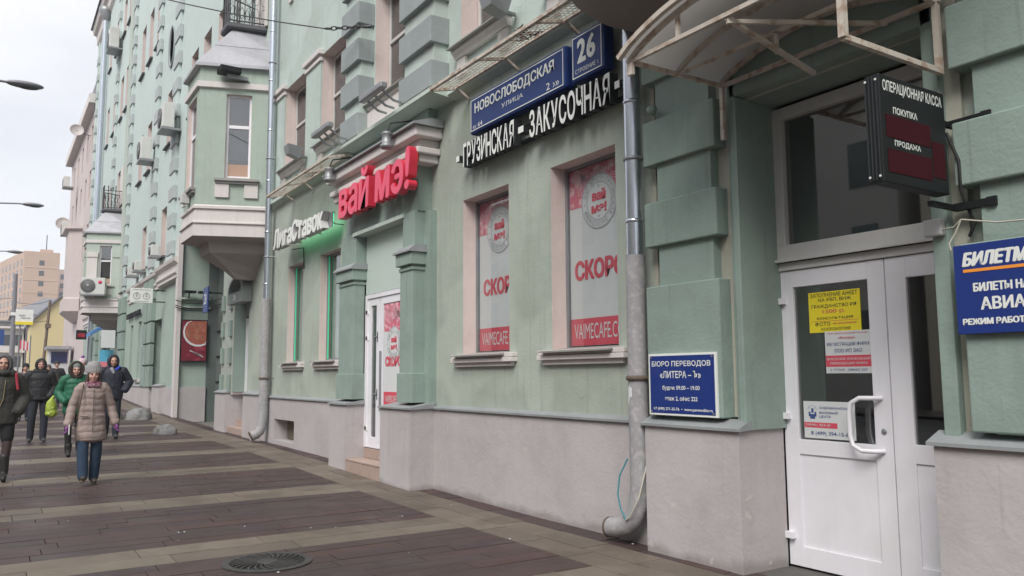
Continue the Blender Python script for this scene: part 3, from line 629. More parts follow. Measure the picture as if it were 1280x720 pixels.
# --- far upper quoins and strips
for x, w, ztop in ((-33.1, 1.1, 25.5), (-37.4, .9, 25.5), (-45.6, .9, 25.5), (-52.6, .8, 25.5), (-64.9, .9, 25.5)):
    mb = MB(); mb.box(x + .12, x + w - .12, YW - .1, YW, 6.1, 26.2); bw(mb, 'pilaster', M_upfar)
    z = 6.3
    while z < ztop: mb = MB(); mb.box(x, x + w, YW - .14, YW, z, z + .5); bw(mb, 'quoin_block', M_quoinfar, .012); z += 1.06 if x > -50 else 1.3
mb = MB(); mb.box(-46.9, -45.75, YW - .12, YW, 6.1, 26.2); bw(mb, 'pilaster', M_strip)
mb = MB(); mb.lathe([(.0, 0), (.52, 0), (.52, .05), (.6, .06), (.6, .0)], n=26); o = bw(mb, 'oval_niche', M_quoin); o.matrix_local = Matrix.Translation((-34.3, YW - 5.6 - .0, 15.2)) @ Matrix.Rotation(R_(90), 4, 'X') @ Matrix.Diagonal((1, 1.5, 1, 1))

# --- bay windows (oriels)
def oriel(dx, railz, ac=False):
    base = [(-19.6, 5.62), (-20.2, 3.97), (-21.65, 3.97), (-22.5, 5.62)]
    cx = -21.45
    def ring(o, z, base=base):
        pts = []
        nrm = [(1, 0), None, None, (-1, 0)]
        a, b, c, d = base; t = o * .55
        return [(a[0] + o * 1.12 + dx, 5.62, z), (b[0] + t + dx, b[1] - o, z), (c[0] - t + dx, c[1] - o, z), (d[0] - o * 1.12 + dx, 5.62, z)]
    def loft(rs, m, name, cap=None):
        mb = MB(); vs = [p for r in rs for p in r]; fs = []
        for j in range(len(rs) - 1):
            for k in range(3): fs.append((j * 4 + k, (j + 1) * 4 + k, (j + 1) * 4 + k + 1, j * 4 + k + 1))
        mb.add(vs, fs)
        if cap is not None:
            if 'b' in cap: mb.add(rs[0], [(0, 1, 2, 3)])
            if 't' in cap: mb.add(rs[-1], [(3, 2, 1, 0)])
        return bw(mb, name, m)
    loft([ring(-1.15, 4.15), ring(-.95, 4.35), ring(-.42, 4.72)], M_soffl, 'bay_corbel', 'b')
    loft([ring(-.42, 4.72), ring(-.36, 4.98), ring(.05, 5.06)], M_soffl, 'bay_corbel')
    loft([ring(.05, 5.06), ring(.05, 5.36)], M_trim, 'bay_base'); loft([ring(.05, 5.36), ring(.09, 5.37), ring(.09, 5.40), ring(.04, 5.42), ring(.02, 5.72), ring(.07, 5.73), ring(.07, 5.79), ring(.02, 5.83)], M_trim, 'bay_base')
    # body with two windows
    A, Bp, C = ring(0, 0)[0], ring(0, 0)[1], ring(0, 0)[2]
    def face(P, Q, w0, w1, z0, z1, dep=.16, tan=True, sb=True):
        """plaster face from P (left) to Q (right) seen from outside, with a window between fractions w0..w1"""
        P = Vector((P[0], P[1], 0)); Q = Vector((Q[0], Q[1], 0)); U = (Q - P); Ln = U.length; U.normalize(); Nn = Vector((U.y, -U.x, 0)); Z = Vector((0, 0, 1))
        Mx = Matrix.LocRotScale(P - Vector(B.location), None, None) @ Matrix((U, -Nn, Z)).transposed().to_4x4()
        zb, zt = 5.8, 9.3; a, b = Ln * w0, Ln * w1; mb = MB()
        for (xa, xb, za, zc) in ((0, a, zb, zt), (b, Ln, zb, zt), (a, b, zb, z0), (a, b, z1, zt)): mb.quad((xa, 0, za), (xb, 0, za), (xb, 0, zc), (xa, 0, zc))
        mb.quad((a, 0, z0), (a, 0, z1), (a, dep, z1), (a, dep, z0), 1); mb.quad((b, 0, z0), (b, dep, z0), (b, dep, z1), (b, 0, z1), 1); mb.quad((a, 0, z1), (b, 0, z1), (b, dep, z1), (a, dep, z1), 1); mb.quad((a, 0, z0), (a, dep, z0), (b, dep, z0), (b, 0, z0), 1)
        o = mb.build('bay_wall', [M_strip if dx < -5 else M_baywall, M_reveal], B); o.matrix_local = Mx
        f = MB(); t = .05; y = dep - .06; h = z0 + (z1 - z0) * .62
        f.box(a, a + .06, y, y + t, z0, z1); f.box(b - .06, b, y, y + t, z0, z1); f.box(a + .06, b - .06, y, y + t, z1 - .06, z1); f.box(a + .06, b - .06, y, y + t, z0, z0 + .06); f.box(a + .06, b - .06, y - .01, y + t, h - .04, h + .04)
        w = f.build('window', M_pvc, B); w.matrix_local = Mx
        q = MB(); q.box(a + .06, b - .06, y + .02, y + .026, h + .04, z1 - .06); q.build('pane', M_glassup, w); q = MB(); q.box(a + .06, b - .06, y + .02, y + .026, z0 + .06, h - .04); q.build('pane', M_glassup, w)
        q = MB(); q.box(a + .06, b - .06, y + .12, y + .13, z0 + .5, z1); q.build('curtain', M_curt, w); q = MB(); q.box(a, b, y + .2, y + .22, z0, z1); q.build('interior_backing', M_dark, w)
        if tan: q = MB(); q.box(a + .06, b - .06, y + .01, y + .018, z0 + .06, z0 + .36); q.build('window_panel', mat('panel_tan', (.42, .28, .21), .7), w)
        s_ = MB(); s_.box(a - .22, b + .22, -.13, 0, z0 - .1, z0 - .04); s_.box(a - .2, b + .2, -.08, 0, z0 - .16, z0 - .1); so = s_.build('window_sill', M_sill, B); so.matrix_local = Mx
        if sb:
            for xx in (a - .2, b - .12): q = MB(); q.box(xx, xx + .32, -.05, 0, z0 - .5, z0 - .165); q.build('sill_bracket', M_trim, so)
        if dx < -5:
            for xx in ((0.06, a - .08), (b + .08, Ln - .1)):
                q = MB(); q.box(xx[0], xx[1], -.07, 0, 5.85, 8.0); q.box(xx[0] - .03, xx[1] + .03, -.11, 0, 8.0, 8.25); q.build('bay_pilaster', M_trim if xx[0] < .1 else M_strip, o)
        return Mx, Ln
    Mr, Ln = face(Bp, A, .36, .70, 6.52, 8.62)
    face(C, Bp, .10, .80, 6.3, 8.62, tan=False, sb=False)
    face(ring(0, 0)[3], C, .3, .7, 6.5, 8.6, tan=False)
    loft([ring(.0, 8.74), ring(.07, 8.76), ring(.07, 8.9), ring(.0, 8.92)], M_trim, 'bay_moulding')
    loft([ring(-.02, 9.27), ring(.12, 9.28), ring(.12, 9.36)], M_roofm, 'bay_roof_edge'); loft([ring(.12, 9.36), ring(-.37, 9.98)], M_roofm, 'bay_roof'); loft([ring(-.367, 9.987), ring(-.85, 10.6)], M_roofm, 'bay_roof')
    # balcony on top
    loft([ring(-.72, 10.6), ring(-.68, 10.64), ring(-.68, 10.74)], M_roofd, 'balcony_slab', 'bt')
    pts = [Vector(p) for p in ring(-.74, 0)]; segs = list(zip(pts, pts[1:]))
    rail = MB(); ROOT = None
    for z in (10.82, 11.75): bw(MB().tube([p + Vector((0, 0, z)) for p in pts], .022, 6), 'balcony_rail', M_iron)
    for a, b in segs:
        n = max(3, int((b - a).length / .16)); rr = MB()
        for k in range(n + 1):
            p = a.lerp(b, k / n); q = a.lerp(b, min(1, (k + .5) / n))
            rr.tube([p + Vector((0, 0, 10.75)), p + Vector((0, 0, 11.78))], .011, 5)
            if k < n:
                q1 = a.lerp(b, (k + .5) / n)
                for zc in (11.05, 11.45):
                    ring_ = [q1 + (b - a).normalized() * (.07 * math.cos(t)) + Vector((0, 0, zc + .16 * math.sin(t))) for t in [i * math.pi / 5 for i in range(11)]]
                    rr.tube(ring_, .007, 4, caps=False)
        o = bw(rr, 'balcony_ironwork', M_iron); o['kind'] = 'stuff'
        for k in range(0, n + 1, max(1, n // 2)):
            p = a.lerp(b, k / n); q = MB(); q.tube([p + Vector((0, 0, 10.75)), p + Vector((0, 0, 11.95))], .024, 6); q.lathe([(0, 0), (.04, .03), (0, .09)], (p.x, p.y, 11.95), 8); bw(q, 'balcony_post', M_iron)
    mb = MB(); mb.box(-21.3 + dx, -20.3 + dx, 5.55, 5.6, 10.75, 13.2); bw(mb, 'balcony_door', M_trim)
    return Mr, Ln
M_baywall = mat('plaster_bay', (.385, .455, .39), .88, .09, .8, .14, .25, 30)
Mr1, Ln1 = oriel(0, 10.8)
Mr2, Ln2 = oriel(-27.2, 10.8)
# brown shell-shaped corbel of the bay above the near doorway
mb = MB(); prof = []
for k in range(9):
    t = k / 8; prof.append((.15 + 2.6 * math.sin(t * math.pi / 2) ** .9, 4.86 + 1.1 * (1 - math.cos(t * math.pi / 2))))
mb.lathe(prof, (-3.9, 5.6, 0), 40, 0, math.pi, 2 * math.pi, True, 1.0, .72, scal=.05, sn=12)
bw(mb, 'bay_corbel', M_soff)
mb = MB(); n = 20
vs = [(-3.9 + 2.8 * math.cos(math.pi + math.pi * i / n), 5.6 + 2.0 * math.sin(math.pi + math.pi * i / n)) for i in range(n + 1)]
mb.add([(x, y, 5.95) for x, y in vs] + [(x, y, 9.3) for x, y in vs], [(i, i + 1, n + 2 + i, n + 1 + i) for i in range(n)] + [tuple(range(n, -1, -1))]); bw(mb, 'bay_wall', M_up)

# ================================================================== THINGS ON THE FACADE
# drainpipes
def pipe(name, x, y, zsplit, ztop, r1, r2, label, end, jx=0):
    P = empty(name, (x, y, 0), label, 'drainpipe', 'drainpipes on the green facade')
    mb = MB(); mb.tube([(x - jx, y, ztop), (x, y, zsplit)], r1, 24, caps=False); z = zsplit + .8
    wbuild(mb, 'galvanised_section', M_galv, P)
    k = zsplit + .35
    while k < min(ztop, 12):
        q = MB(); q.lathe([(r1 + .001, 0), (r1 + .009, .01), (r1 + .009, .03), (r1 + .001, .04)], (x - jx * (k - zsplit) / (ztop - zsplit), y, k), 24); wbuild(q, 'seam', M_galv, P); k += 1.25
    k = zsplit + 1.0
    while k < min(ztop, 11):
        q = MB(); xx = x - jx * (k - zsplit) / (ztop - zsplit); q.lathe([(r1 + .002, 0), (r1 + .014, .004), (r1 + .014, .036), (r1 + .002, .04)], (xx, y, k), 24); q.tube([(xx + r1, y, k + .02), (xx + r1 + .1, 5.62, k + .02)], .008, 6); wbuild(q, 'clamp', M_grey, P); k += 2.4
    q = MB(); q.lathe([(r2 + .004, 0), (r2 + .022, .008), (r2 + .022, .04), (r2 + .004, .05)], (x, y, 1.62), 24); q.tube([(x + r2 + .02, y + .02, 1.64), (x + r2 + .05, 5.62, 1.64)], .01, 6); wbuild(q, 'clamp', mat('rusty_clamp', (.12, .09, .07), .8), P)
    mb = MB(); mb.tube([(x, y, zsplit + .02), (x, y, .42 + end[2])] + end[3], r2, 22, caps=False); wbuild(mb, 'old_section', M_pipeold, P)
    mb = MB(); p = end[3]; a, b = Vector(p[-2]), Vector(p[-1]); t = (b - a).normalized(); mb.tube([b - t * .03, b - t * .02], r2 * .98, 22); wbuild(mb, 'outlet_opening', M_hole, P)
    mb = MB(); mb.tube([b - t * .03, b - t * .0], r2 * 1.05, 22, caps=False); wbuild(mb, 'outlet_rim', mat('rusty_clamp', (.12, .09, .07), .8), P)
    return P
pp = pipe('drainpipe', -6.13, 5.45, 2.86, 27, .088, .099, 'big silver drainpipe with peeling grey lower half between poster windows and double door',
     (0, 0, .18, [(-6.15, 5.44, .40), (-6.20, 5.43, .28), (-6.29, 5.42, .20), (-6.40, 5.41, .155), (-6.56, 5.40, .135)]))
q = MB(); q.tube([(-6.22, 5.37, .85), (-6.30, 5.33, .68), (-6.31, 5.31, .50), (-6.27, 5.31, .36), (-6.21, 5.32, .27)], .008, 6); wbuild(q, 'cable_tie', mat('teal_cord', (.03, .22, .26), .5), pp)
q = MB(); q.tube([(-6.21, 5.32, .26), (-6.12, 5.31, .32), (-6.03, 5.34, .5), (-6.0, 5.42, .8)], .008, 6); wbuild(q, 'cable_tie', M_cablew, pp)
q = MB()
for (a, b) in (((0, .0), (.12, .02)),): pass
import_lbl = MB(); n = 8
vs = []
for i in range(n + 1):
    a = R_(205 + 75 * i / n); jag = .02 * math.sin(i * 2.3)
    vs.append((-6.13 + .101 * math.cos(a), 5.45 + .101 * math.sin(a), 1.56 + jag)); 
for i in range(n + 1):
    a = R_(205 + 75 * i / n); vs.append((-6.13 + .101 * math.cos(a), 5.45 + .101 * math.sin(a), 1.42 + .05 * math.sin(i * 1.1)))
import_lbl.add(vs, [(i, i + 1, n + 2 + i, n + 1 + i) for i in range(n)]); wbuild(import_lbl, 'torn_paper', M_paper, pp)
p2 = pipe('drainpipe', -19.18, 5.44, 3.5, 27, .082, .108, 'silver drainpipe with a stickered grey lower half beside the first bay window',
     (0, 0, .35, [(-19.18, 5.42, .56), (-19.18, 5.37, .42), (-19.19, 5.28, .34), (-19.20, 5.15, .30)]), 0)
for z, c, h in ((3.0, M_yel, .1), (3.42, M_paper, .08), (2.05, M_paper, .12), (1.85, M_paper, .1)):
    q = MB(); n = 5; A = [R_(215 + 55 * i / n) for i in range(n + 1)]
    q.add([(-19.18 + .110 * math.cos(a), 5.44 + .110 * math.sin(a), z + dz) for dz in (0, h) for a in A], [(i, i + 1, n + 2 + i, n + 1 + i) for i in range(n)]); wbuild(q, 'sticker', c, p2)
q = MB(); rr = random.Random(3)
for k in range(10):
    a0 = R_(rr.uniform(205, 270)); z = 1.35 + k * .07; A = [a0, a0 + .22, a0 + .44]
    q.add([(-19.18 + .110 * math.cos(a), 5.44 + .110 * math.sin(a), z + dz + .03 * i) for dz in (0, .03) for i, a in enumerate(A)], [(i, i + 1, 4 + i, 3 + i) for i in range(2)])
o = wbuild(q, 'red_graffiti', mat('graffiti_red', (.5, .12, .15), .6), p2); o['kind'] = 'stuff'
p3 = empty('drainpipe', (-58.6, 5.4, 0), 'distant silver drainpipe running up the far end of the green facade', 'drainpipe', 'drainpipes on the green facade')
q = MB(); q.tube([(-58.6, 5.36, 1.2), (-58.6, 5.36, 26.0)], .17, 12); wbuild(q, 'galvanised_section', M_galv, p3); q = MB(); q.lathe([(.17, 0), (.45, .6), (.45, .9), (.2, .95)], (-58.6, 5.36, 25.6), 12); wbuild(q, 'rainwater_head', M_grey, p3)

# street name plates -----------------------------------------------------------
def plate(x0, x1, z0, z1, y, t, m, label, name, cat, bevel=.04, grp=None):
    P = empty(name, (x0, y, z0), label, cat, grp)
    mb = MB(); mb.box(x0, x1, y, y + t, z0, z1); wbuild(mb, 'board', m, P, bevel)
    return P
def border(P, x0, x1, z0, z1, y, w, m):
    mb = MB(); mb.box(x0, x1, y - .003, y - .001, z0, z0 + w); mb.box(x0, x1, y - .003, y - .001, z1 - w, z1); mb.box(x0, x0 + w, y - .003, y - .001, z0 + w, z1 - w); mb.box(x1 - w, x1, y - .003, y - .001, z0 + w, z1 - w); wbuild(mb, 'white_border', m, P)
Y1 = 5.40
P = plate(-9.42, -7.20, 4.97, 5.49, Y1, .16, M_blue, 'wide blue enamel street name plate above the white shop letters', 'street_name_sign', 'sign')
border(P, -9.38, -7.24, 5.01, 5.45, Y1, .012, M_white)
text('НОВОСЛОБОДСКАЯ', -9.27, -7.42, 5.22, 5.385, Y1 * -1 + .006, M_white, P, bold=.012, fat=.004); text('УЛИЦА', -8.58, -8.08, 5.11, 5.18, -Y1 + .004, M_white, P)
text('«‹ 64', -9.32, -9.07, 5.035, 5.10, -Y1 + .004, M_white, P); text('2 ›»', -7.58, -7.32, 5.045, 5.13, -Y1 + .004, M_white, P)
P = plate(-7.10, -6.50, 4.97, 5.53, Y1, .16, M_blue, 'small blue enamel house number plate beside the drainpipe', 'house_number_sign', 'sign')
border(P, -7.06, -6.54, 5.01, 5.49, Y1, .012, M_white)
[text(c_, a_, a_ + .14, 5.17, 5.44, -Y1 + .006, M_white, P, bold=.02, fat=.008) for c_, a_ in (('2', -6.96), ('6', -6.79))]; text('СТРОЕНИЕ 1', -7.01, -6.60, 5.055, 5.105, -Y1 + .004, M_white, P)
# white channel letters
P = empty('channel_letter_sign', (-9.9, 5.5, 4.5), 'row of white block letters with black sides under the blue street plate', 'sign')
letters3d('ГРУЗИНСКАЯ', -9.60, -8.30, 4.56, 4.90, -5.52, .12, M_white, M_blk2, P, .02, 0, .09)
letters3d('ЗАКУСОЧНАЯ', -7.95, -6.42, 4.56, 4.90, -5.52, .12, M_white, M_blk2, P, .02, 0, .09)
for x, w in ((-9.80, .09), (-8.20, .12), (-6.34, .08)):
    o = wbuild(MB().box(x, x + w, 5.40, 5.52, 4.68, 4.76), 'letter', [M_white, M_blk2], P)
    for p_ in o.data.polygons: p_.material_index = 0 if p_.normal.y < -.5 else 1
mb = MB(); mb.box(-9.75, -6.3, 5.54, 5.6, 4.61, 4.65); mb.box(-9.75, -6.3, 5.54, 5.6, 4.8, 4.83); wbuild(mb, 'mounting_rail', M_black, P)
# red letters over the cafe
P = empty('red_letter_sign', (-13.6, 5.2, 4.5), 'thick crimson rounded letters hanging over the cafe entrance', 'sign')
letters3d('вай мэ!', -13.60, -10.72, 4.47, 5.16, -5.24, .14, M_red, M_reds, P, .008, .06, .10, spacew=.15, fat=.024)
mb = MB(); mb.box(-13.5, -11.0, 5.25, 5.29, 4.6, 4.64); wbuild(mb, 'mounting_rail', M_grey, P)
# white betting letters with a green halo
P = empty('white_letter_sign', (-17.8, 5.3, 4.4), 'white letters with a green halo below the window grille, left of the red letters', 'sign')
letters3d('ЛигаСтавок', -17.9, -14.72, 4.50, 4.93, -5.34, .14, M_white, M_pvcd, P, .012, .12, .08, fat=.02)
mb = MB(); mb.box(-17.8, -14.6, 5.36, 5.40, 4.58, 4.62); mb.box(-17.8, -14.6, 5.36, 5.40, 4.78, 4.82); wbuild(mb, 'mounting_rail', M_grey, P)
mb = MB(); mb.box(-17.3, -14.6, 5.365, 5.38, 4.54, 4.80); wbuild(mb, 'halo_light_strip', M_halo, P); mb = MB(); mb.box(-17.32, -14.58, 5.345, 5.364, 4.53, 4.81); wbuild(mb, 'backing_strip', M_grey, P)
for x in (-17.2, -15.9, -14.7): wbuild(MB().tube([(x, 5.4, 4.6), (x, 5.62, 4.6)], .008, 6), 'rod', M_black, P)
q = MB(); q.tube([(-17.3, 5.45, 4.45), (-16.95, 5.58, 4.45), (-16.95, 5.6, 4.0)], .012, 6); wbuild(q, 'cable', M_cable, P)
# spotlights over the cafe letters
for i, (x, lb) in enumerate(((-13.9, 'grey cylinder spotlight over the left end of the red letters'), (-11.35, 'grey cylinder spotlight over the red exclamation mark'))):
    P = empty('spotlight', (x, 5.1, 5.3), lb, 'spotlight', 'spotlights over the cafe sign')
    q = MB(); q.lathe([(0, .0), (.085, 0), (.1, .03), (.1, .06), (.075, .07), (.075, .22), (.09, .24), (.06, .27), (0, .27)], (x, 5.02, 5.2), 16); wbuild(q, 'housing', M_grey, P)
    q = MB(); q.tube([(x, 5.02, 5.46), (x, 5.08, 5.62), (x, 5.3, 5.68), (x, 5.45, 5.72)], .012, 6); wbuild(q, 'cable', M_cable, P)
for i, (x, lb) in enumerate(((-14.05, 'grey linear floodlight bar on the ledge left of the quoined window'), (-11.7, 'grey linear floodlight bar on the ledge right of the quoined window'))):
    P = empty('floodlight', (x, 5.0, 6.1), lb, 'floodlight', 'linear floodlights on the ledge')
    wbuild(MB().box(x - .45, x + .45, 4.86, 4.98, 6.14, 6.24), 'housing', M_grey, P, .02); q = MB()
    for dx in (-.3, 0, .3): q.bar((x + dx, 4.95, 6.16), (x + dx, 5.15, 6.02), .03); q.bar((x + dx, 5.15, 6.02), (x + dx, 5.3, 6.0), .03)
    o = wbuild(q, 'bracket', M_grey, P); o['kind'] = 'stuff'
for x, z, lb in ((-8.55, 6.42, 'boxy grey floodlight beside the upper window sill above the street plate'), (-16.9, 6.45, 'boxy grey floodlight on the sill above the betting letters')):
    P = empty('floodlight', (x, 5.4, z), lb, 'floodlight')
    q = MB(); q.add([(x - .1, 5.4, z - .08), (x + .12, 5.4, z - .08), (x + .12, 5.15, z), (x - .1, 5.15, z), (x - .16, 5.45, z + .16), (x + .18, 5.45, z + .16), (x + .18, 5.12, z + .2), (x - .16, 5.12, z + .2)], [(0, 3, 2, 1), (4, 5, 6, 7), (0, 1, 5, 4), (1, 2, 6, 5), (2, 3, 7, 6), (3, 0, 4, 7)]); wbuild(q, 'housing', M_grey, P)
    wbuild(MB().box(x - .02, x + .02, 5.4, 5.6, z - .02, z + .02), 'bracket', M_grey, P)
# wire grille trays above the band cornice
def tray(x0, x1, z, label, n, tilt=.10):
    P = empty('wire_grille_tray', (x0, 5.2, z), label, 'grille', 'wire grille trays under the upper windows')
    a, b = 4.98, 5.38
    for y, zz in ((a, z), (b, z + tilt)): wbuild(MB().box(x0, x1, y - .02, y + .02, zz - .02, zz + .02), 'rail', M_rust, P)
    k = 0
    while x0 + k * 1.3 <= x1 + .01:
        xx = x0 + k * 1.3; q = MB(); q.bar((xx, a, z - .01), (xx, b, z + tilt - .01), .04); q.bar((xx, b, z + tilt), (xx, 5.6, z + tilt - .12), .035); wbuild(q, 'bracket', M_rust, P); k += 1
    q = MB()
    for i in range(5): y = a + .06 + i * .07; q.bar((x0, y, z + tilt * (y - a) / .4), (x1, y, z + tilt * (y - a) / .4), .008)
    m_ = int((x1 - x0) / .07)
    for i in range(m_): xx = x0 + i * .07; q.bar((xx, a, z + .006), (xx, b, z + tilt + .006), .006)
    o = wbuild(q, 'wire_mesh', M_rust, P); o['kind'] = 'stuff'
    q = MB(); rr = random.Random(int(-x0))
    for k in range(3):
        cx = rr.uniform(x0 + .5, x1 - .5); q.tube([(cx + rr.uniform(-.25, .25), rr.uniform(5.03, 5.33), z + .08 + rr.uniform(0, .05)) for _ in range(9)], .009, 5)
    wbuild(q, 'cable', mat('rusty_wire', (.10, .05, .03), .9), P)
tray(-9.78, -5.2, 5.66, 'rusty cream wire grille tray above the blue street plates', 10)
tray(-17.75, -13.85, 5.66, 'rusty cream wire grille tray above the white betting letters', 8)
for (x0, x1) in ((-17.7, -14.4), (-9.6, -5.3)):
    P = tag(MB().tube([(x0, 5.44, 6.03), ((x0 + x1) / 2, 5.44, 6.0), (x1, 5.44, 6.03)], .035, 8).build('conduit', M_band), 'pale green conduit along the band ' + ('above the street plates' if x0 > -12 else 'above the betting shop'), 'conduit')
# chain and guy wire
P = empty('guy_wire', (-13.0, 5.3, 7.9), 'thin dark street wire tied to the facade with a chain between the upper windows', 'wire')
q = MB(); a = Vector((-12.95, 5.28, 7.85)); d = Vector((-18.5, -2.2, 6.2)).normalized()
a2 = a + Vector((-.75, -.45, .14)); 
for k in range(7):
    t0 = a.lerp(a2, k / 7); t1 = a.lerp(a2, (k + 1) / 7); dd = (t1 - t0); c = (t0 + t1) / 2; side = Vector((0, 0, 1)) if k % 2 else Vector((.4, -.9, 0)).normalized(); L_ = dd.length * .62
    q2 = MB(); u = dd.normalized(); q2.tube([c + u * (L_ * math.cos(t)) + side * (.035 * math.sin(t)) for t in [i * math.pi / 5 for i in range(11)]], .012, 6, caps=False); wbuild(q2, 'chain_link', M_iron, P)
q = MB(); pts = []; e = Vector((-22.5, -3.0, 12.9))
for k in range(13): t = k / 12; p = a2.lerp(e, t); pts.append(p - Vector((0, 0, .5 * 4 * t * (1 - t))))
q.tube(pts, .012, 5); wbuild(q, 'wire', M_iron, P); wbuild(MB().tube([a, a + Vector((.08, .1, 0))], .03, 6), 'wall_hook', M_iron, P)

# canopy over the near doorway ---------------------------------------------------
C_ = empty('door_canopy', (-3.92, 5.0, 4.2), 'rusty cream steel canopy with arched translucent roof over the double door', 'canopy')
xl, xr, yf, yb, zb = -4.90, -2.93, 4.36, 5.44, 4.27
def cb(a, b, w=.045, name='beam'): wbuild(MB().bar(a, b, w * .75), name, M_rust, C_)
cb((xl, yf, zb), (xr, yf, zb)); cb((xl, yb, zb), (xr, yb, zb)); cb((xl, yf, zb), (xl, yb, zb)); cb((xr, yf, zb), (xr, yb, zb))
cb((xl, yb, 3.77), (xl, yb, zb), .05, 'wall_post'); cb((xr, yb, 3.74), (xr, yb, zb + .3), .055, 'wall_post'); cb((xr, yf, 3.76), (xr, yf, zb + .1), .06, 'post'); cb((xr, yf, 3.76), (xr, yb, 3.76), .05)
cb((-3.86, yf, zb - .02), (-3.86, yb - .1, 4.03)); cb((-3.86, yf, zb - .05), (-3.3, yb, 4.25), .04, 'brace'); cb((xl, 4.9, zb), (xr, 4.9, zb), .035); cb((-4.35, yf, zb), (-4.35, yf, zb + .2), .04, 'strut'); cb((-3.5, yf, zb), (-3.5, yf, zb + .22), .04, 'strut')
cb((-3.86, 4.9, zb - .0), (-3.86, 4.9, 4.10), .035, 'strut'); cb((-3.3, 4.9, zb - .0), (-3.3, 4.9, zb + .2), .035, 'strut')
def arch(y, dz=0): 
    return [(xl - .04 + (xr - xl + .08) * i / 16, y, zb + dz + .26 * math.sin(math.pi * i / 16) ** .75) for i in range(17)]
for y in (yf, 4.9, yb): wbuild(MB().tube(arch(y), .026, 4, smooth=False), 'arched_rib', M_rust, C_)
mb = MB(); A0, A1 = arch(yf - .1, .035), arch(yb + .1, .035); n = len(A0)
mb.add(A0 + A1, [(i, i + 1, n + i + 1, n + i) for i in range(n - 1)], smooth=True)
m = bpy.data.materials.new('polycarbonate_sheet'); m.use_nodes = True; nn = m.node_tree.nodes; ll = m.node_tree.links; nn.clear()
oo = nn.new('ShaderNodeOutputMaterial'); df_ = nn.new('ShaderNodeBsdfDiffuse'); tl = nn.new('ShaderNodeBsdfTranslucent'); ms = nn.new('ShaderNodeMixShader'); df_.inputs[0].default_value = (.46, .445, .42, 1); tl.inputs[0].default_value = (.58, .56, .52, 1); ms.inputs[0].default_value = .5
ll.new(df_.outputs[0], ms.inputs[1]); ll.new(tl.outputs[0], ms.inputs[2]); ll.new(ms.outputs[0], oo.inputs[0])
wbuild(mb, 'roof_sheet', m, C_)
q = MB(); q.tube([(p[0], p[1], p[2]) for p in arch(yf - .1, .02)], .03, 4, smooth=False); wbuild(q, 'edge_trim', M_rust, C_)
wbuild(MB().box(xl - .02, xl + .04, yf - .03, yf + .0, zb - .12, zb - .02), 'gusset_plate', M_rust, C_)
# doorbell-like button on the pier
P = empty('alarm_sounder', (-5.75, 5.45, 3.95), 'small round green dome fixed to the rusticated pier by the drainpipe', 'alarm')
q = MB(); q.lathe([(0, .07), (.03, .065), (.048, .035), (.052, 0), (0, 0)], n=18); o = q.build('dome', M_pier, P); o.matrix_local = Matrix.Translation((-.03, -.03, .28)) @ Matrix.Rotation(R_(90), 4, 'X')
P.location.z = 4.01
# exchange office sign -----------------------------------------------------------
X0 = -2.86
S = empty('exchange_rate_sign', (X0, 5.0, 3.2), 'black projecting exchange office sign with red number panels and white words', 'sign')
ya, yb2, za, zc = 4.60, 5.34, 2.86, 3.56
wbuild(MB().box(X0 - .10, X0, ya, yb2, za, zc), 'housing', M_black, S, .008)
for dx in (.015, .04, .065, .09): wbuild(MB().box(X0 - dx - .008, X0 - dx, ya - .008, ya, za + .02, zc - .02), 'rib', M_blk2, S)
EXT = (Vector((0, 1, 0)), Vector((0, 0, 1)), Vector((1, 0, 0)))
text('ОПЕРАЦИОННАЯ КАССА', ya + .03, yb2 - .04, 3.44, 3.525, X0 + .003, M_white, S, basis=EXT, bold=.02)
text('ПОКУПКА', ya + .13, ya + .40, 3.315, 3.36, X0 + .003, M_white, S, basis=EXT, bold=.02); text('ПРОДАЖА', ya + .13, ya + .42, 3.10, 3.145, X0 + .003, M_white, S, basis=EXT, bold=.02)
for a, b, c, d in ((.05, .54, 3.155, 3.30), (.05, .54, 2.93, 3.08), (.56, .70, 2.96, 3.20)):
    q = wbuild(MB().box(X0 + .001, X0 + .004, ya + a, ya + b, c, d), 'number_panel', M_led, S)
for x in (X0 - .09, X0 - .02):
    for z in (za + .04, zc - .04): wbuild(MB().box(x - .006, x + .006, ya - .012, ya - .006, z - .006, z + .006), 'screw', M_white, S)
for z in (3.38, 2.80):
    q = MB(); q.bar((X0 - .06, 5.2, z), (X0 - .06, 5.50, z), .035); q.bar((X0 - .06, 5.50, z), (X0 + .22, 5.49, z), .05); q.bar((X0 + .2, 5.46, z), (X0 + .2, 5.52, z), .06); wbuild(q, 'bracket', M_black, S)
q = MB(); q.tube([(X0 - .02, 5.38, 3.3), (X0 + .03, 5.42, 3.1), (X0 + .03, 5.42, 2.9), (X0 + .02, 5.5, 2.8), (X0 + .06, 5.52, 2.68), (X0 + .0, 5.55, 2.60)], .012, 6); wbuild(q, 'cable', M_cable, S)
P = empty('junction_box', (-3.05, 5.48, 2.62), 'small white junction box on the door jamb above the blue ticket sign', 'junction box')
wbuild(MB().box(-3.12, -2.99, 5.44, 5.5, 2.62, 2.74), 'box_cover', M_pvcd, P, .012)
q = MB(); q.tube([(-2.99, 5.46, 2.66), (-2.9, 5.44, 2.66), (-2.84, 5.42, 2.70), (-2.6, 5.40, 2.64), (-2.3, 5.40, 2.62), (-1.8, 5.4, 2.66)], .006, 5); q.tube([(-2.84, 5.42, 2.70), (-2.88, 5.42, 2.62), (-2.93, 5.42, 2.55), (-2.92, 5.42, 2.5)], .006, 5); wbuild(q, 'cord', M_cablew, P)
wbuild(MB().box(-4.8, -3.12, 5.93, 5.965, 2.675, 2.70), 'cable_duct', M_pvcd, P)
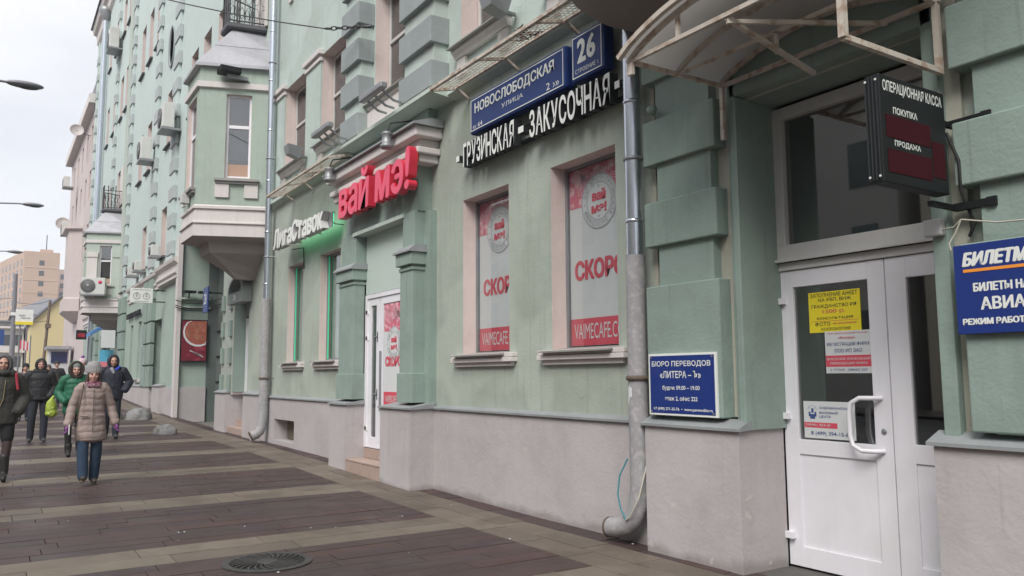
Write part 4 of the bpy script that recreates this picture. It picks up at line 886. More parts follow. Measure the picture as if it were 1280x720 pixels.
# ticket office sign
P = plate(-2.89, -2.0, 1.93, 2.52, 5.385, .03, M_blue2, 'bright blue ticket office board with an orange underline right of the double door', 'ticket_office_sign', 'sign', .003)
Yt = -5.385 + .003
text('БИЛЕТМАСТЕР', -2.83, -2.12, 2.375, 2.465, Yt, M_white, P, bold=.012, fat=.006, shear=.25); wbuild(MB().box(-2.83, -2.08, 5.382, 5.384, 2.335, 2.355), 'underline', M_orange, P)
text('БИЛЕТЫ НА', -2.77, -2.43, 2.205, 2.26, Yt, M_white, P, bold=.012, fat=.003); text('АВИА', -2.73, -2.46, 2.085, 2.165, Yt, M_white, P, bold=.012, fat=.003); text('РЕЖИМ РАБОТЫ', -2.85, -2.43, 1.99, 2.03, Yt, M_white, P, bold=.012, fat=.003)

# translation bureau sign
P = plate(-5.92, -5.05, 1.295, 1.875, 5.405, .025, M_white, 'royal blue translation bureau plate with white border on the pier above the plinth', 'translation_bureau_sign', 'sign', .002)
wbuild(MB().box(-5.90, -5.07, 5.402, 5.405, 1.315, 1.855), 'blue_field', M_blue2, P); Yt = -5.402 + .002
text('БЮРО ПЕРЕВОДОВ', -5.87, -5.11, 1.745, 1.805, Yt, M_white, P, bold=.012); text('«ЛИТЕРА – Ъ»', -5.76, -5.23, 1.645, 1.71, Yt, M_white, P, bold=.012)
text('будни: 09.00 – 19.00', -5.73, -5.25, 1.525, 1.575, Yt, M_white, P, bold=.012); text('этаж 2, офис 222', -5.70, -5.28, 1.425, 1.475, Yt, M_white, P, bold=.012); text('+7 (499) 271-35-76  •  www.perevodbiz.ru', -5.86, -5.10, 1.335, 1.37, Yt, M_white, P, bold=.015)
for x in (-5.88, -5.09):
    for z in (1.33, 1.84): wbuild(MB().box(x - .008, x + .008, 5.396, 5.402, z - .008, z + .008), 'screw', M_grey, P)
# notices inside the door glass
yn = YD + .020
P = empty('notice', (-4.5, yn, 2.03), 'yellow notice with black and red printing taped in the door glass', 'notice', 'notices on the door glass')
wbuild(MB().box(-4.52, -4.02, yn, yn + .003, 2.03, 2.38), 'sheet', M_yel, P); Yt = -yn + .002
for s, a, b, c, d, mm in (('ЗАПОЛНЕНИЕ АНКЕТ', -4.50, -4.04, 2.335, 2.37, M_ink), ('НА РВП, ВНЖ', -4.42, -4.10, 2.29, 2.325, M_ink), ('ГРАЖДАНСТВО РФ', -4.49, -4.05, 2.235, 2.272, M_ink), ('1500 р.', -4.38, -4.16, 2.185, 2.225, M_prred), ('КОНСУЛЬТАЦИЯ', -4.44, -4.09, 2.135, 2.162, M_ink), ('ФОТО', -4.46, -4.31, 2.085, 2.12, M_ink), ('на документы', -4.28, -4.06, 2.09, 2.11, M_prred), ('КСЕРОКОПИЯ', -4.40, -4.12, 2.045, 2.07, M_ink)):
    text(s, a, b, c, d, Yt, mm, P, bold=.006)
wbuild(MB().box(-4.5, -4.04, yn - .0015, yn - .0005, 2.125, 2.128), 'rule', M_prred, P)
yn2 = YD + .018
P = empty('notice', (-4.36, yn2, 1.68), 'white notice with a red band below the yellow one in the door glass', 'notice', 'notices on the door glass')
wbuild(MB().box(-4.37, -3.94, yn2, yn2 + .003, 1.68, 2.035), 'sheet', M_paper, P); wbuild(MB().box(-4.368, -3.942, yn2 - .0015, yn2 - .0005, 1.735, 1.83), 'red_band', M_prred, P); Yt = -yn2 + .003
for s, a, b, c, d, mm in (('ООО Центр правовой помощи', -4.34, -3.97, 2.008, 2.023, M_prred), ('«Фемида»', -4.24, -4.08, 1.965, 1.99, M_prred), ('РЕГИСТРАЦИЯ ФИРМ', -4.35, -3.955, 1.905, 1.94, M_inkb), ('ООО ИП ЗАО', -4.28, -4.02, 1.855, 1.885, M_inkb), ('ВНЕСЕНИЕ ИЗМЕНЕНИЙ', -4.355, -3.95, 1.79, 1.815, M_paper), ('ЛИКВИДАЦИЯ ФИРМ', -4.33, -3.98, 1.75, 1.775, M_paper), ('2 ЭТАЖ , ОФИС 357', -4.33, -3.98, 1.695, 1.72, M_inkb)):
    text(s, a, b, c, d, Yt, mm, P, bold=.006)
P = empty('notice', (-4.62, yn, 1.12), 'white visa centre notice with a red stripe at the bottom of the door glass', 'notice', 'notices on the door glass')
wbuild(MB().box(-4.62, -4.12, yn, yn + .003, 1.125, 1.44), 'sheet', M_paper, P); wbuild(MB().box(-4.617, -4.29, yn - .0015, yn - .0005, 1.215, 1.26), 'red_band', M_prred, P); Yt = -yn + .003
for s, a, b, c, d, mm in (('АМЕРИКАНСКИЙ', -4.46, -4.15, 1.375, 1.402, M_inkb), ('ВИЗОВЫЙ', -4.46, -4.28, 1.335, 1.36, M_inkb), ('ЦЕНТР', -4.46, -4.35, 1.297, 1.322, M_inkb), ('Офис: 453-3г', -4.60, -4.35, 1.225, 1.252, M_paper), ('8 (499) 394-15-64', -4.55, -4.16, 1.145, 1.185, M_inkb)):
    text(s, a, b, c, d, Yt, mm, P, bold=.006)
q = MB()
for (a, b, w) in ((-4.56, 1.33, .018), (-4.53, 1.36, .022), (-4.50, 1.33, .018), (-4.53, 1.31, .05)): q.box(a - w / 2, a + w / 2, yn - .0015, yn - .0005, b - .02, b + .02)
for k in range(7): a = math.pi * k / 6; q.bar((-4.53 + .03 * math.cos(a), yn - .001, 1.375 + .02 * math.sin(a)), (-4.53 + .05 * math.cos(a), yn - .001, 1.375 + .035 * math.sin(a)), .002)
o = wbuild(q, 'emblem', M_inkb, P); o['kind'] = 'stuff'
# food poster in the passage
P = empty('food_poster', (-30.3, 6.0, 2.2), 'dark red framed billboard with plates of dumplings on the wall of the passage', 'poster')
xp = -30.36
wbuild(MB().box(xp - .03, xp, 5.64, 6.53, 2.22, 3.72), 'frame', M_black, P); wbuild(MB().box(xp, xp + .004, 5.67, 6.50, 2.26, 3.68), 'picture', mat('food_red', (.20, .018, .035), .5, .3, 6, col2=(.34, .05, .08), c2amt=.8, c2scale=5), P)
def disc_x(cy, cz, r, x, sy=1, n=18): 
    return [(x, cy + r * sy * math.cos(2 * math.pi * i / n), cz + r * math.sin(2 * math.pi * i / n)) for i in range(n)]
def clipd(vs): return [(x, min(6.495, max(5.675, y)), min(3.675, max(2.265, z))) for x, y, z in vs]
q = MB(); q.add(clipd(disc_x(6.22, 3.28, .52, xp + .006)), [tuple(range(18))]); wbuild(q, 'plate_print', M_paper, P); q = MB(); q.add(clipd(disc_x(6.23, 3.30, .47, xp + .008)), [tuple(range(18))]); wbuild(q, 'plate_print', mat('food_dark', (.35, .10, .07), .5), P)
q = MB(); rr = random.Random(5)
for k in range(13): cy, cz = 6.15 + rr.uniform(-.28, .27), 3.3 + rr.uniform(-.28, .26); q.add(clipd(disc_x(cy, cz, .085, xp + .010 + k * .0003)), [tuple(range(18))])
o = wbuild(q, 'dumpling_print', mat('food_orange', (.42, .17, .11), .5, .45, 9), P); o['kind'] = 'stuff'
q = MB()
for k in range(3): q.bar((xp + .01, 5.95 + k * .1, 2.62 - k * .05), (xp + .01, 6.35 + k * .03, 2.45 - k * .03), .03)
o = wbuild(q, 'cutlery_print', M_paper, P); o['kind'] = 'stuff'
for y, lb in ((5.85, 'small dark floodlight over the dumpling billboard, nearer the street'), (6.35, 'small dark floodlight over the dumpling billboard, deeper in the passage')):
    P = empty('floodlight', (xp + .1, y, 4.6), lb, 'floodlight', 'floodlights in the passage'); wbuild(MB().box(xp, xp + .3, y - .2, y + .2, 4.66, 4.74), 'housing', M_black, P, .01); wbuild(MB().bar((xp, y, 4.5), (xp + .1, y, 4.66), .04), 'bracket', M_black, P)
# number plate in passage
P = plate(-24.9, -24.3, 3.55, 4.3, 5.2, .04, M_blue, 'blue house number plate hanging under the first bay window at the passage', 'house_number_sign', 'sign', .01)
[text(c_, a_, a_ + .13, 3.8, 4.1, -5.197, M_white, P) for c_, a_ in (('2', -24.75), ('8', -24.59))]; wbuild(MB().box(-24.4, -24.36, 5.24, 5.62, 4.1, 4.14), 'bracket', M_black, P)
P = empty('cable_bundle', (-30.3, 6.0, 4.3), 'black cables strung across the passage above the dumpling billboard', 'cable')
for k, z in enumerate((4.05, 4.12, 4.3)): q = MB(); q.tube([(-30.3, 5.4, z + .1), (-30.3, 5.8, z), (-30.28, 6.4, z + .02), (-27, 6.3, z - .05), (-24.4, 5.7, z + .1)], .018, 5); wbuild(q, 'cable', M_cable, P)
# white projecting board with emblem further on
P = empty('projecting_sign', (-38, 4.9, 4.6), 'small white projecting board with two round emblems on the far ground floor', 'sign')
wbuild(MB().box(-33.55, -33.5, 4.35, 5.15, 4.52, 5.08), 'board', M_white, P, .01); q = MB(); q.box(-33.56, -33.52, 5.15, 5.6, 4.56, 4.6); q.box(-33.56, -33.52, 5.15, 5.6, 5.0, 5.04); wbuild(q, 'bracket', M_black, P)
for cy in (4.58, 4.92):
    q = MB(); q.add(disc_x(cy, 4.78, .13, -33.494) + disc_x(cy, 4.78, .10, -33.494), [(i, (i + 1) % 18, 18 + (i + 1) % 18, 18 + i) for i in range(18)]); q.add(disc_x(cy, 4.78, .04, -33.493), [tuple(range(18))]); q.add(disc_x(cy, 4.78 + .1, .05, -33.493), [tuple(range(18))]); wbuild(q, 'emblem', M_prgrey, P)
q = MB(); q.box(-33.496, -33.492, 4.42, 5.08, 5.02, 5.035); q.box(-33.496, -33.492, 4.5, 5.0, 4.575, 4.59); wbuild(q, 'print_line', M_prgrey, P)
P = empty('dark_letter_sign', (-42, 5.5, 4.6), 'row of small dark letters over the far pair of ground floor windows', 'sign'); letters3d('МАГАЗИН', -43.2, -39.2, 4.48, 4.72, -5.56, .08, M_black, M_black, P, .02)
for (x, z, c, lb) in ((-45.9, 3.2, M_paper, 'small white pavement banner on the far rusticated wall'), (-46.3, 2.2, mat('banner_cyan', (.10, .42, .60), .5), 'small cyan and pink board on the far rusticated wall')):
    P = empty('projecting_sign', (x, 5.0, z), lb, 'sign', 'small far shop signs'); wbuild(MB().box(x - .04, x, 4.7, 5.35, z, z + .9), 'board', c, P); wbuild(MB().box(x - .03, x - .01, 5.35, 5.6, z + .6, z + .65), 'bracket', M_black, P)
wbuild(MB().box(-46.299, -46.29, 4.72, 5.33, 2.2, 2.5), 'pink_panel', mat('banner_pink', (.7, .2, .25), .5), P)
P = empty('projecting_sign', (-52, 4.5, 3.6), 'small dark red projecting shop sign beyond the second bay window', 'sign', 'small far shop signs'); wbuild(MB().box(-58, -57.9, 4.5, 5.1, 4.1, 4.7), 'board', M_black, P); wbuild(MB().box(-57.9, -57.88, 4.6, 5.0, 4.25, 4.5), 'red_print', mat('dim_red', (.35, .02, .04), .5), P); wbuild(MB().box(-57.97, -57.93, 5.1, 5.6, 4.5, 4.55), 'bracket', M_black, P)
P = empty('awning', (-60, 4.8, 4.0), 'small blue shop awning far along the ground floor', 'awning'); q = MB(); q.prof_x(-52.5, -50.5, [(5.6, 4.9), (4.6, 4.2), (4.6, 4.0), (5.6, 4.6)]); wbuild(q, 'cloth', mat('awning_blue', (.10, .24, .50), .7), P)
# air conditioners ---------------------------------------------------------------
def acunit(x, y, z, w, h, d, label, face='x', sc_=1, logo=False, rz=0):
    P = empty('air_conditioner', (x, y, z), label, 'air conditioner', 'air conditioner units on the facade', rz)
    MB().box(-w / 2, w / 2, 0, d, 0, h).build('casing', mat('ac_white', (.60, .60, .57), .5, .08, 3), P, .02)
    r = h * .40; cx = -w * .2
    q = MB(); q.lathe([(r, 0), (r * 1.03, .02), (r * 1.03, .03), (0, .03)], n=24); o = q.build('fan_shroud', mat('fan_dark', (.10, .10, .095), .6), P); o.matrix_local = Matrix.Translation((cx, 0, h * .5)) @ Matrix.Rotation(R_(90), 4, 'X')
    q = MB(); 
    for k in range(1, 5): q.lathe([(r * k / 4.6, .034), (r * k / 4.6 + .012, .042), (r * k / 4.6 + .02, .034)], n=20)
    q.lathe([(0, .05), (r * .2, .045), (r * .22, .03)], n=16); o = q.build('fan_grille', M_grey, P); o['kind'] = 'stuff'; o.matrix_local = Matrix.Translation((cx, 0, h * .5)) @ Matrix.Rotation(R_(90), 4, 'X')
    if logo:
        q = MB(); q.lathe([(0, .008), (h * .11, .008), (h * .11, 0)], n=16); o = q.build('logo', mat('logo_red', (.6, .03, .12), .5), P); o.matrix_local = Matrix.Translation((w * .30, 0, h * .72)) @ Matrix.Rotation(R_(90), 4, 'X')
        MB().box(w / 2, w / 2 + .01, d * .3, d * .6, h * .5, h * .7).build('side_grip', M_black, P)
    MB().box(-w / 2, w / 2, -.05, d + .3, -.08, 0).build('bracket', M_grey, P)
    return P
acunit(-37.3, 4.95, 11.0, 1.0, .95, .4, 'grey-white air conditioner halfway up the far facade, the left of a pair'); acunit(-32.1, 4.95, 11.0, 1.0, .95, .4, 'grey-white air conditioner beside the front of the first bay window'); acunit(-51.5, 4.9, 21.0, 1.3, 1.2, .5, 'air conditioner high up near the far roof edge')
acunit(-34.6, 5.15, 6.5, .6, .42, .3, 'small air conditioner on a far second floor sill, right one'); acunit(-38.9, 5.15, 6.4, .6, .42, .3, 'small air conditioner on a far second floor sill, middle one'); acunit(-41.0, 5.15, 6.4, .6, .42, .3, 'small air conditioner on a far second floor sill, left one')
ang = math.atan2(1.65, .6)
pA = Vector((-20.2 - 27.2, 3.97, 0)).lerp(Vector((-19.6 - 27.2, 5.62, 0)), .30); nA = Vector((math.sin(ang), -math.cos(ang), 0))
acunit(pA.x + nA.x * .55, pA.y + nA.y * .55, 6.0, 1.15, .85, .38, 'large air conditioner with a round fan and red badge on the second bay window', logo=True, rz=ang)
P = empty('security_camera', (-20.9, 3.85, 6.2), 'little white box on the front of the first bay window ledge', 'camera'); wbuild(MB().box(-21.0, -20.8, 3.75, 3.95, 5.95, 6.2), 'housing', M_pvcd, P, .02); wbuild(MB().tube([(-20.9, 3.85, 5.95), (-20.85, 3.8, 5.85), (-20.7, 3.85, 5.88)], .02, 6), 'cable', M_cablew, P)
P = empty('floodlight', (-20.1, 4.3, 9.9), 'dark box floodlight on the roof of the first bay window beside the drainpipe', 'floodlight'); wbuild(MB().box(-19.95, -19.55, 4.3, 4.8, 9.05, 9.2), 'housing', M_black, P, .02); wbuild(MB().box(-19.9, -19.7, 4.5, 5.0, 8.95, 9.05), 'bracket', M_grey, P)
#PART2
# ================================================================== ON THE PAVEMENT
P = empty('manhole_grate', (-7.57, 2.22, 0), 'round iron grate with curved fan blades set in the brown paving', 'drain cover')
q = MB(); q.lathe([(.40, .003), (.40, .010), (.33, .012), (.33, .002)], (-7.57, 2.22, 0), 40, smooth=False); wbuild(q, 'rim', mat('cast_iron', (.075, .072, .07), .6, .3, 12, 0, .4, 60, metal=.4), P)
q = MB(); q.lathe([(0, .004), (.33, .004)], (-7.57, 2.22, 0), 30); wbuild(q, 'pit', M_hole, P)
q = MB(); q.lathe([(0, .016), (.09, .016), (.10, .006)], (-7.57, 2.22, 0), 24, smooth=False); wbuild(q, 'hub', MATS['cast_iron'], P)
for k in range(26):
    a = 2 * math.pi * k / 26; q = MB(); pr = []; 
    for w in (-1, 1):
        for j in range(5):
            r = .09 + .25 * j / 4; b = a + .45 * (j / 4) ** 1.2 + w * .075 * (1 - .25 * j / 4) * (.10 / max(r, .1)) ** .35 * .8; pr.append((-7.57 + r * math.cos(b), 2.22 + r * math.sin(b), .014))
    q.add(pr + [(x, y, .004) for x, y, z in pr], [(j, j + 1, 6 + j, 5 + j) for j in range(4)] + [(j, 10 + j, 11 + j, j + 1) for j in range(4)] + [(5 + j, 6 + j, 16 + j, 15 + j) for j in range(4)]); wbuild(q, 'blade', MATS['cast_iron'], P)
def rock(x, y, r, h, label, seed):
    q = MB(); n, m_ = 22, 9; vs = []
    for j in range(m_ + 1):
        t = j / m_ * math.pi / 2
        for i in range(n):
            a = 2 * math.pi * i / n; v = Vector((math.cos(a) * math.cos(t) ** .75, math.sin(a) * math.cos(t) ** .75, math.sin(t))); d = 1 + .12 * noise.noise(v * 1.7 + Vector((seed, 0, 0))) + .05 * noise.noise(v * 5 + Vector((seed, 3, 0)))
            vs.append((x + v.x * r * d, y + v.y * r * .85 * d, g(x) - .03 + v.z * h * d))
    q.add(vs, [(j * n + i, j * n + (i + 1) % n, (j + 1) * n + (i + 1) % n, (j + 1) * n + i) for j in range(m_) for i in range(n)], smooth=True)
    tag(q.build('boulder', M_stone), label, 'boulder', 'granite boulders closing the pavement to cars')
rock(-23.5, 4.05, .36, .27, 'grey granite half-round boulder, the nearest to the camera', 1); rock(-30.1, 4.35, .50, .42, 'larger grey granite boulder in front of the far wall pier', 5); rock(-30.4, 3.55, .42, .36, 'grey granite boulder furthest left, beside the man in the dark hood', 9)
# litter: small pale specks
q = MB(); rr = random.Random(11)
for k in range(38):
    x, y = -rr.uniform(5.5, 24), rr.uniform(.5, 5.55); s = rr.uniform(.004, .011); q.add([(x - s, y - s * .6, g(x) + .008), (x + s, y - s, g(x) + .008), (x + s * .8, y + s, g(x) + .009), (x - s, y + s * .7, g(x) + .012)], [(0, 1, 2, 3)])
o = tag(q.build('litter', M_paper), 'small pale scraps and grit scattered on the paving', 'litter'); o['kind'] = 'stuff'

# ------------------------------------------------------------------ people
def ico(c, r, rot=None, n=16, m_=10):
    vs = []; fs = []
    for j in range(m_ + 1):
        t = math.pi * j / m_
        for i in range(n):
            a = 2 * math.pi * i / n; v = Vector((r[0] * math.sin(t) * math.cos(a), r[1] * math.sin(t) * math.sin(a), r[2] * math.cos(t)))
            if rot: v = rot @ v
            vs.append(v + Vector(c))
    fs = [(j * n + i, (j + 1) * n + i, (j + 1) * n + (i + 1) % n, j * n + (i + 1) % n) for j in range(m_) for i in range(n)]
    return vs, fs
def blob(name, prims, mats, parent, vox=.012, sm=3, mf=None, disp=None):
    q = MB()
    for p in prims:
        if p[0] == 'e': q.add(*ico(p[1], p[2], p[3] if len(p) > 3 else None))
        else:
            _, a, b, r0, r1 = p; a, b = Vector(a), Vector(b); n = max(2, int((b - a).length / (max(min(r0, r1), .01) * .9)))
            q.add(*ico(a, (r0,) * 3)); q.add(*ico(b, (r1,) * 3)); q.tube([a, b], [r0, r1], 16)
    me = q.mesh(name, mats[0]); o = bpy.data.objects.new(name, me); COL.objects.link(o)
    r = o.modifiers.new('r', 'REMESH'); r.mode = 'VOXEL'; r.voxel_size = vox; r.use_smooth_shade = True
    s_ = o.modifiers.new('s', 'SMOOTH'); s_.factor = .5; s_.iterations = sm
    dg = bpy.context.evaluated_depsgraph_get(); me2 = bpy.data.meshes.new_from_object(o.evaluated_get(dg)); bpy.data.objects.remove(o); bpy.data.meshes.remove(me)
    me2.materials.clear()
    for m in mats: me2.materials.append(m)
    if disp:
        for v in me2.vertices: v.co = disp(v.co)
    me2.polygons.foreach_set('use_smooth', [True] * len(me2.polygons))
    mi = [0] * len(me2.polygons)
    if mf: mi = [mf(p.center) for p in me2.polygons]
    me2.polygons.foreach_set('material_index', mi)
    o = bpy.data.objects.new(name, me2); COL.objects.link(o); o.parent = parent; return o
def cloth(name, c, rough=.85, bump=.4, bs=120, var=.12, **k): return mat(name, c, rough, var, 5, 0, bump, bs, **k)
SK = mat('skin', (.50, .30, .23), .55, .08, 20); SKP = mat('skin_rosy', (.56, .33, .27), .55, .08, 20); LIP = mat('lips', (.36, .12, .11), .5); EYE = mat('eye_dark', (.03, .025, .025), .3); HAIR = mat('hair_brown', (.06, .035, .022), .6, .3, 30, 0, .5, 90)
def head_parts(P, c, skin, tilt=0, hair=None):
    x, y, z = c
    for s in (-1, 1):
        blob('eye', [('e', (x + s * .031, y - .086, z + .006), (.013, .008, .0065))], [EYE], P, .004, 1)
        blob('eyebrow', [('c', (x + s * .018, y - .093, z + .024), (x + s * .045, y - .082, z + .026), .0045, .0035)], [HAIR], P, .004, 1)
    blob('mouth', [('e', (x, y - .092, z - .052), (.022, .008, .0065))], [LIP], P, .004, 1)
def head_prims(c):
    x, y, z = c
    pr = [('e', (x, y + .012, z + .025), (.074, .092, .095)), ('e', (x, y - .018, z - .03), (.060, .072, .068)), ('e', (x, y - .045, z - .075), (.030, .034, .026)), ('c', (x, y - .088, z + .005), (x, y - .106, z - .018), .009, .013),
          ('e', (x, y - .068, z + .025), (.052, .026, .014)), ('c', (x, y + .01, z - .06), (x, y + .02, z - .17), .052, .058)]
    for s in (-1, 1): pr += [('e', (x + s * .076, y + .01, z - .005), (.012, .02, .030)), ('e', (x + s * .035, y - .065, z - .025), (.024, .022, .022))]
    return pr
def hood(P, c, R, m, rim=None, th0=52, name='hood', fur=False):
    q = MB(); n, k = 26, 12; inner = .88; rows_ = []
    for j in range(k + 1):
        t = R_(th0 + (180 - th0) * j / k); rows_.append((math.sin(t), -math.cos(t)))
    def ringp(s_, c_, sc_): return [(c[0] + R[0] * s_ * math.cos(2 * math.pi * i / n) * sc_, c[1] + R[1] * c_ * sc_, c[2] + R[2] * s_ * math.sin(2 * math.pi * i / n) * sc_ * (1 if math.sin(2 * math.pi * i / n) > 0 else 1.15)) for i in range(n)]
    vs = []
    for s_, c_ in rows_: vs += ringp(s_, c_, 1 + .015 * math.sin(7 * c_))
    fs = [(j * n + i, (j + 1) * n + i, (j + 1) * n + (i + 1) % n, j * n + (i + 1) % n) for j in range(k) for i in range(n)]
    q.add(vs, fs, 0, True)
    vs = []
    for s_, c_ in rows_: vs += ringp(s_, c_, inner)
    q.add(vs, [tuple(reversed(f)) for f in fs], 0, True)
    o = q.build(name, m, P)
    pts = [Vector(p) for p in ringp(rows_[0][0], rows_[0][1], .95)]; pts.append(pts[0]); q = MB()
    rad = [(.017 + (.012 * (1 + noise.noise(p * 60)) if fur else 0)) for p in pts]; rad[-1] = rad[0]
    q.tube(pts, rad, 8); q.build('hood_rim', rim or m, P); return o
def legs(P, L_, mt, name='trousers', r=(.085, .072, .055), wide=0):
    for s, (hip, knee, ank) in L_.items():
        pr = [('c', hip, knee, r[0], r[1] + wide), ('c', knee, ank, r[1] + wide, r[2] + wide)]
        blob('trouser_leg' if name == 'trousers' else name, pr, [mt], P, .014, 3)
def shoe(P, ank, toe, mt, sole=M_black, boot=0, lift=0):
    a, t = Vector(ank), Vector(toe); d = (t - a); d.z = 0; d.normalize(); base = min(a.z, t.z + .06)
    pr = [('e', (a.x, a.y, a.z - .02), (.05, .055, .055)), ('c', a + d * .02 + Vector((0, 0, -.035)), t + Vector((0, 0, .0)), .045, .038)]
    if boot: pr.append(('c', a, a + Vector((0, 0, boot)), .058, .064))
    b = blob('boot' if boot else 'shoe', pr, [mt], P, .010, 2)
    blob('sole', [('c', a - d * .035 + Vector((0, 0, -.072)), t + Vector((0, 0, -.032)), .018, .016), ('c', a - d * .0 + Vector((.02, 0, -.072)), t + Vector((.015, 0, -.032)), .016, .015), ('c', a - d * .0 + Vector((-.02, 0, -.072)), t + Vector((-.015, 0, -.032)), .016, .015)], [sole], b, .010, 1)
def coat(P, z0, z1, prof, mt, arms, rsl, quilt=0, name='coat', lean=0, mats=None, mf=None, vox=.012, sway=0):
    """prof: list of (z, rx, ry)"""
    def at(z):
        for (a, x, y), (b, x2, y2) in zip(prof, prof[1:]):
            if a <= z <= b: t = (z - a) / (b - a); return x + (x2 - x) * t, y + (y2 - y) * t
        return prof[-1][1:]
    pr = []; st = .04; z = z0
    while z <= z1:
        rx, ry = at(z); pr.append(('e', (0, sway * (z1 - z), z), (rx, ry, st * 1.5))); z += st * .75
    pr += [('c', (-.13, 0, 1.40), (.13, 0, 1.40), .085, .085)]
    for (sh, el, ha) in arms:
        pr += [('c', sh, el, rsl[0], rsl[1]), ('c', el, ha, rsl[1], rsl[2])]
    def disp(co):
        v = co.copy()
        if quilt:
            f = abs(math.sin(math.pi * (v.z + .006 * math.sin(v.x * 30)) / quilt)) ** .5 - .7
            r_ = Vector((v.x, v.y, 0)); 
            if abs(v.x) > .19 and v.z < 1.36:
                s = -1 if v.x < 0 else 1; axis = Vector((s * .26, 0, 0)); d = (r_ - axis); d = d.normalized() if d.length > 0 else d; v += d * .008 * f
            elif r_.length > .02: v += r_.normalized() * .010 * f
        w = noise.noise(v * 9) * .008 + noise.noise(v * 24) * .004; r_ = Vector((v.x, v.y, 0)); 
        if r_.length > .02: v += r_.normalized() * w
        return v
    return blob(name, pr, mats or [mt], P, vox, 2, mf, disp)
def hand(P, wrist, d, mt, side=1, curl=.5, name='glove', hold=False):
    w = Vector(wrist); d = Vector(d).normalized(); sd = Vector((0, -1, 0)); sd = (sd - d * sd.dot(d)).normalized(); nn_ = d.cross(sd).normalized() * side
    pr = [('c', w, w + d * .05, .026, .032), ('e', w + d * .06, (.034, .034, .034))]
    for k, (o_, L__) in enumerate(((-.028, .062), (-.010, .070), (.009, .066), (.027, .052))):
        a = w + d * .085 - sd * o_; b = a + (d * .8 + nn_ * curl * .5).normalized() * L__ * .5; c_ = b + (d * .45 + nn_ * curl).normalized() * L__ * .5
        pr += [('c', w + d * .05 - sd * o_ * .8, a, .013, .0115), ('c', a, b, .0115, .0105), ('c', b, c_, .0105, .009)]
    a = w + d * .035 + sd * .03; pr += [('c', a, a + (d * .6 + sd * .7 + nn_ * .4).normalized() * .035, .014, .012), ('c', a + (d * .6 + sd * .7 + nn_ * .4).normalized() * .035, a + (d * .6 + sd * .7 + nn_ * .4).normalized() * .035 + (d * .9 + nn_ * .4).normalized() * .03, .012, .010)]
    return blob(name, pr, [mt], P, .0055, 1)
def person(x, y, H, label, h0=1.72, rz=90, group='pedestrians walking towards the camera'):
    P = empty('person', (x, y, g(x)), label, 'person', group, R_(rz)); P.scale = (H / h0,) * 3; return P
def body(P, hc, L_, arms, skin, extra=()):
    pr = head_prims(hc) + [('c', (0, .01, 1.42), (0, 0, 1.0), .10, .11), ('c', (-.08, 0, .92), (.08, 0, .92), .08, .08), ('c', (-.15, 0, 1.40), (.15, 0, 1.40), .055, .055)]
    for (sh, el, ha) in arms: pr += [('c', sh, el, .042, .034), ('c', el, ha, .034, .022)]
    for s, (hip, knee, ank) in L_.items(): pr += [('c', hip, knee, .07, .048), ('c', knee, ank, .048, .034)]
    return blob('body', pr + list(extra), [skin], P, .0095, 2)

# 1 woman in the beige quilted coat (nearest, centre left)
P = person(-13.76, 1.33, 1.80, 'woman in a long beige quilted coat, grey knitted hat and purple gloves, holding a phone', 1.755)
LG = {'l': ((-.085, 0, .90), (-.10, -.05, .50), (-.085, -.10, .13)), 'r': ((.085, 0, .90), (.085, .02, .48), (.07, .06, .10))}
AR = [((-.165, 0, 1.38), (-.255, .02, 1.12), (-.305, -.08, .885)), ((.165, 0, 1.38), (.255, .04, 1.12), (.315, -.03, .885))]
body(P, (0, -.02, 1.585), LG, AR, SKP); head_parts(P, (0, -.02, 1.585), SKP)
cb_ = cloth('coat_beige', (.30, .235, .21), .7, .3, 60); gl_ = cloth('glove_purple', (.28, .09, .30)); jn = cloth('jeans_blue', (.024, .050, .090), var=.25)
coat(P, .66, 1.41, [(.55, .215, .16), (.75, .212, .155), (1.0, .178, .135), (1.18, .172, .13), (1.34, .185, .125), (1.41, .16, .105), (1.46, .09, .08)], cb_, AR, (.072, .066, .060), .095)
blob('coat_zip', [('c', (.005, -.172, .76), (.005, -.155, 1.05), .006, .006), ('c', (.005, -.155, 1.05), (.005, -.14, 1.38), .006, .006)], [cloth('zip_dark', (.12, .09, .08))], P, .006, 1)
for s in (-1, 1): blob('pocket_flap', [('c', (s * .06, -.165, 1.0), (s * .15, -.135, 1.0), .014, .014)], [cb_], P, .008, 1)
fur = cloth('fur_brown', (.055, .04, .034), .95, .9, 50, .4)
blob('fur_collar', [('e', (s * (.09 + .018 * k), .01 + .0 * k, 1.44 - .012 * k), (.06, .07, .045)) for s in (-1, 1) for k in range(5)] + [('e', (0, .09, 1.45), (.14, .05, .06))], [fur], P, .012, 1, disp=lambda v: v + Vector((1, 1, 1)) * noise.noise(v * 60) * .014)
blob('scarf', [('c', (-.075, -.06, 1.455), (.075, -.06, 1.455), .036, .036), ('c', (-.05, -.085, 1.425), (.06, -.085, 1.43), .034, .034), ('c', (-.08, .02, 1.46), (.08, .02, 1.46), .05, .05)], [cloth('scarf_plum', (.16, .045, .085), .9, .6, 60, .4, col2=(.32, .22, .24), c2amt=.8, c2scale=24)], P, .010, 1)
hq = MB(); hq.lathe([(.101, -.005), (.107, .012), (.105, .045), (.098, .05), (.100, .085), (.085, .13), (.055, .158), (.02, .170), (0, .171)], (0, .008, 1.60), 30, sy=1.12); o = hq.build('knit_hat', cloth('knit_grey', (.33, .32, .32), .95, .9, 130), P); o.location.z = .025
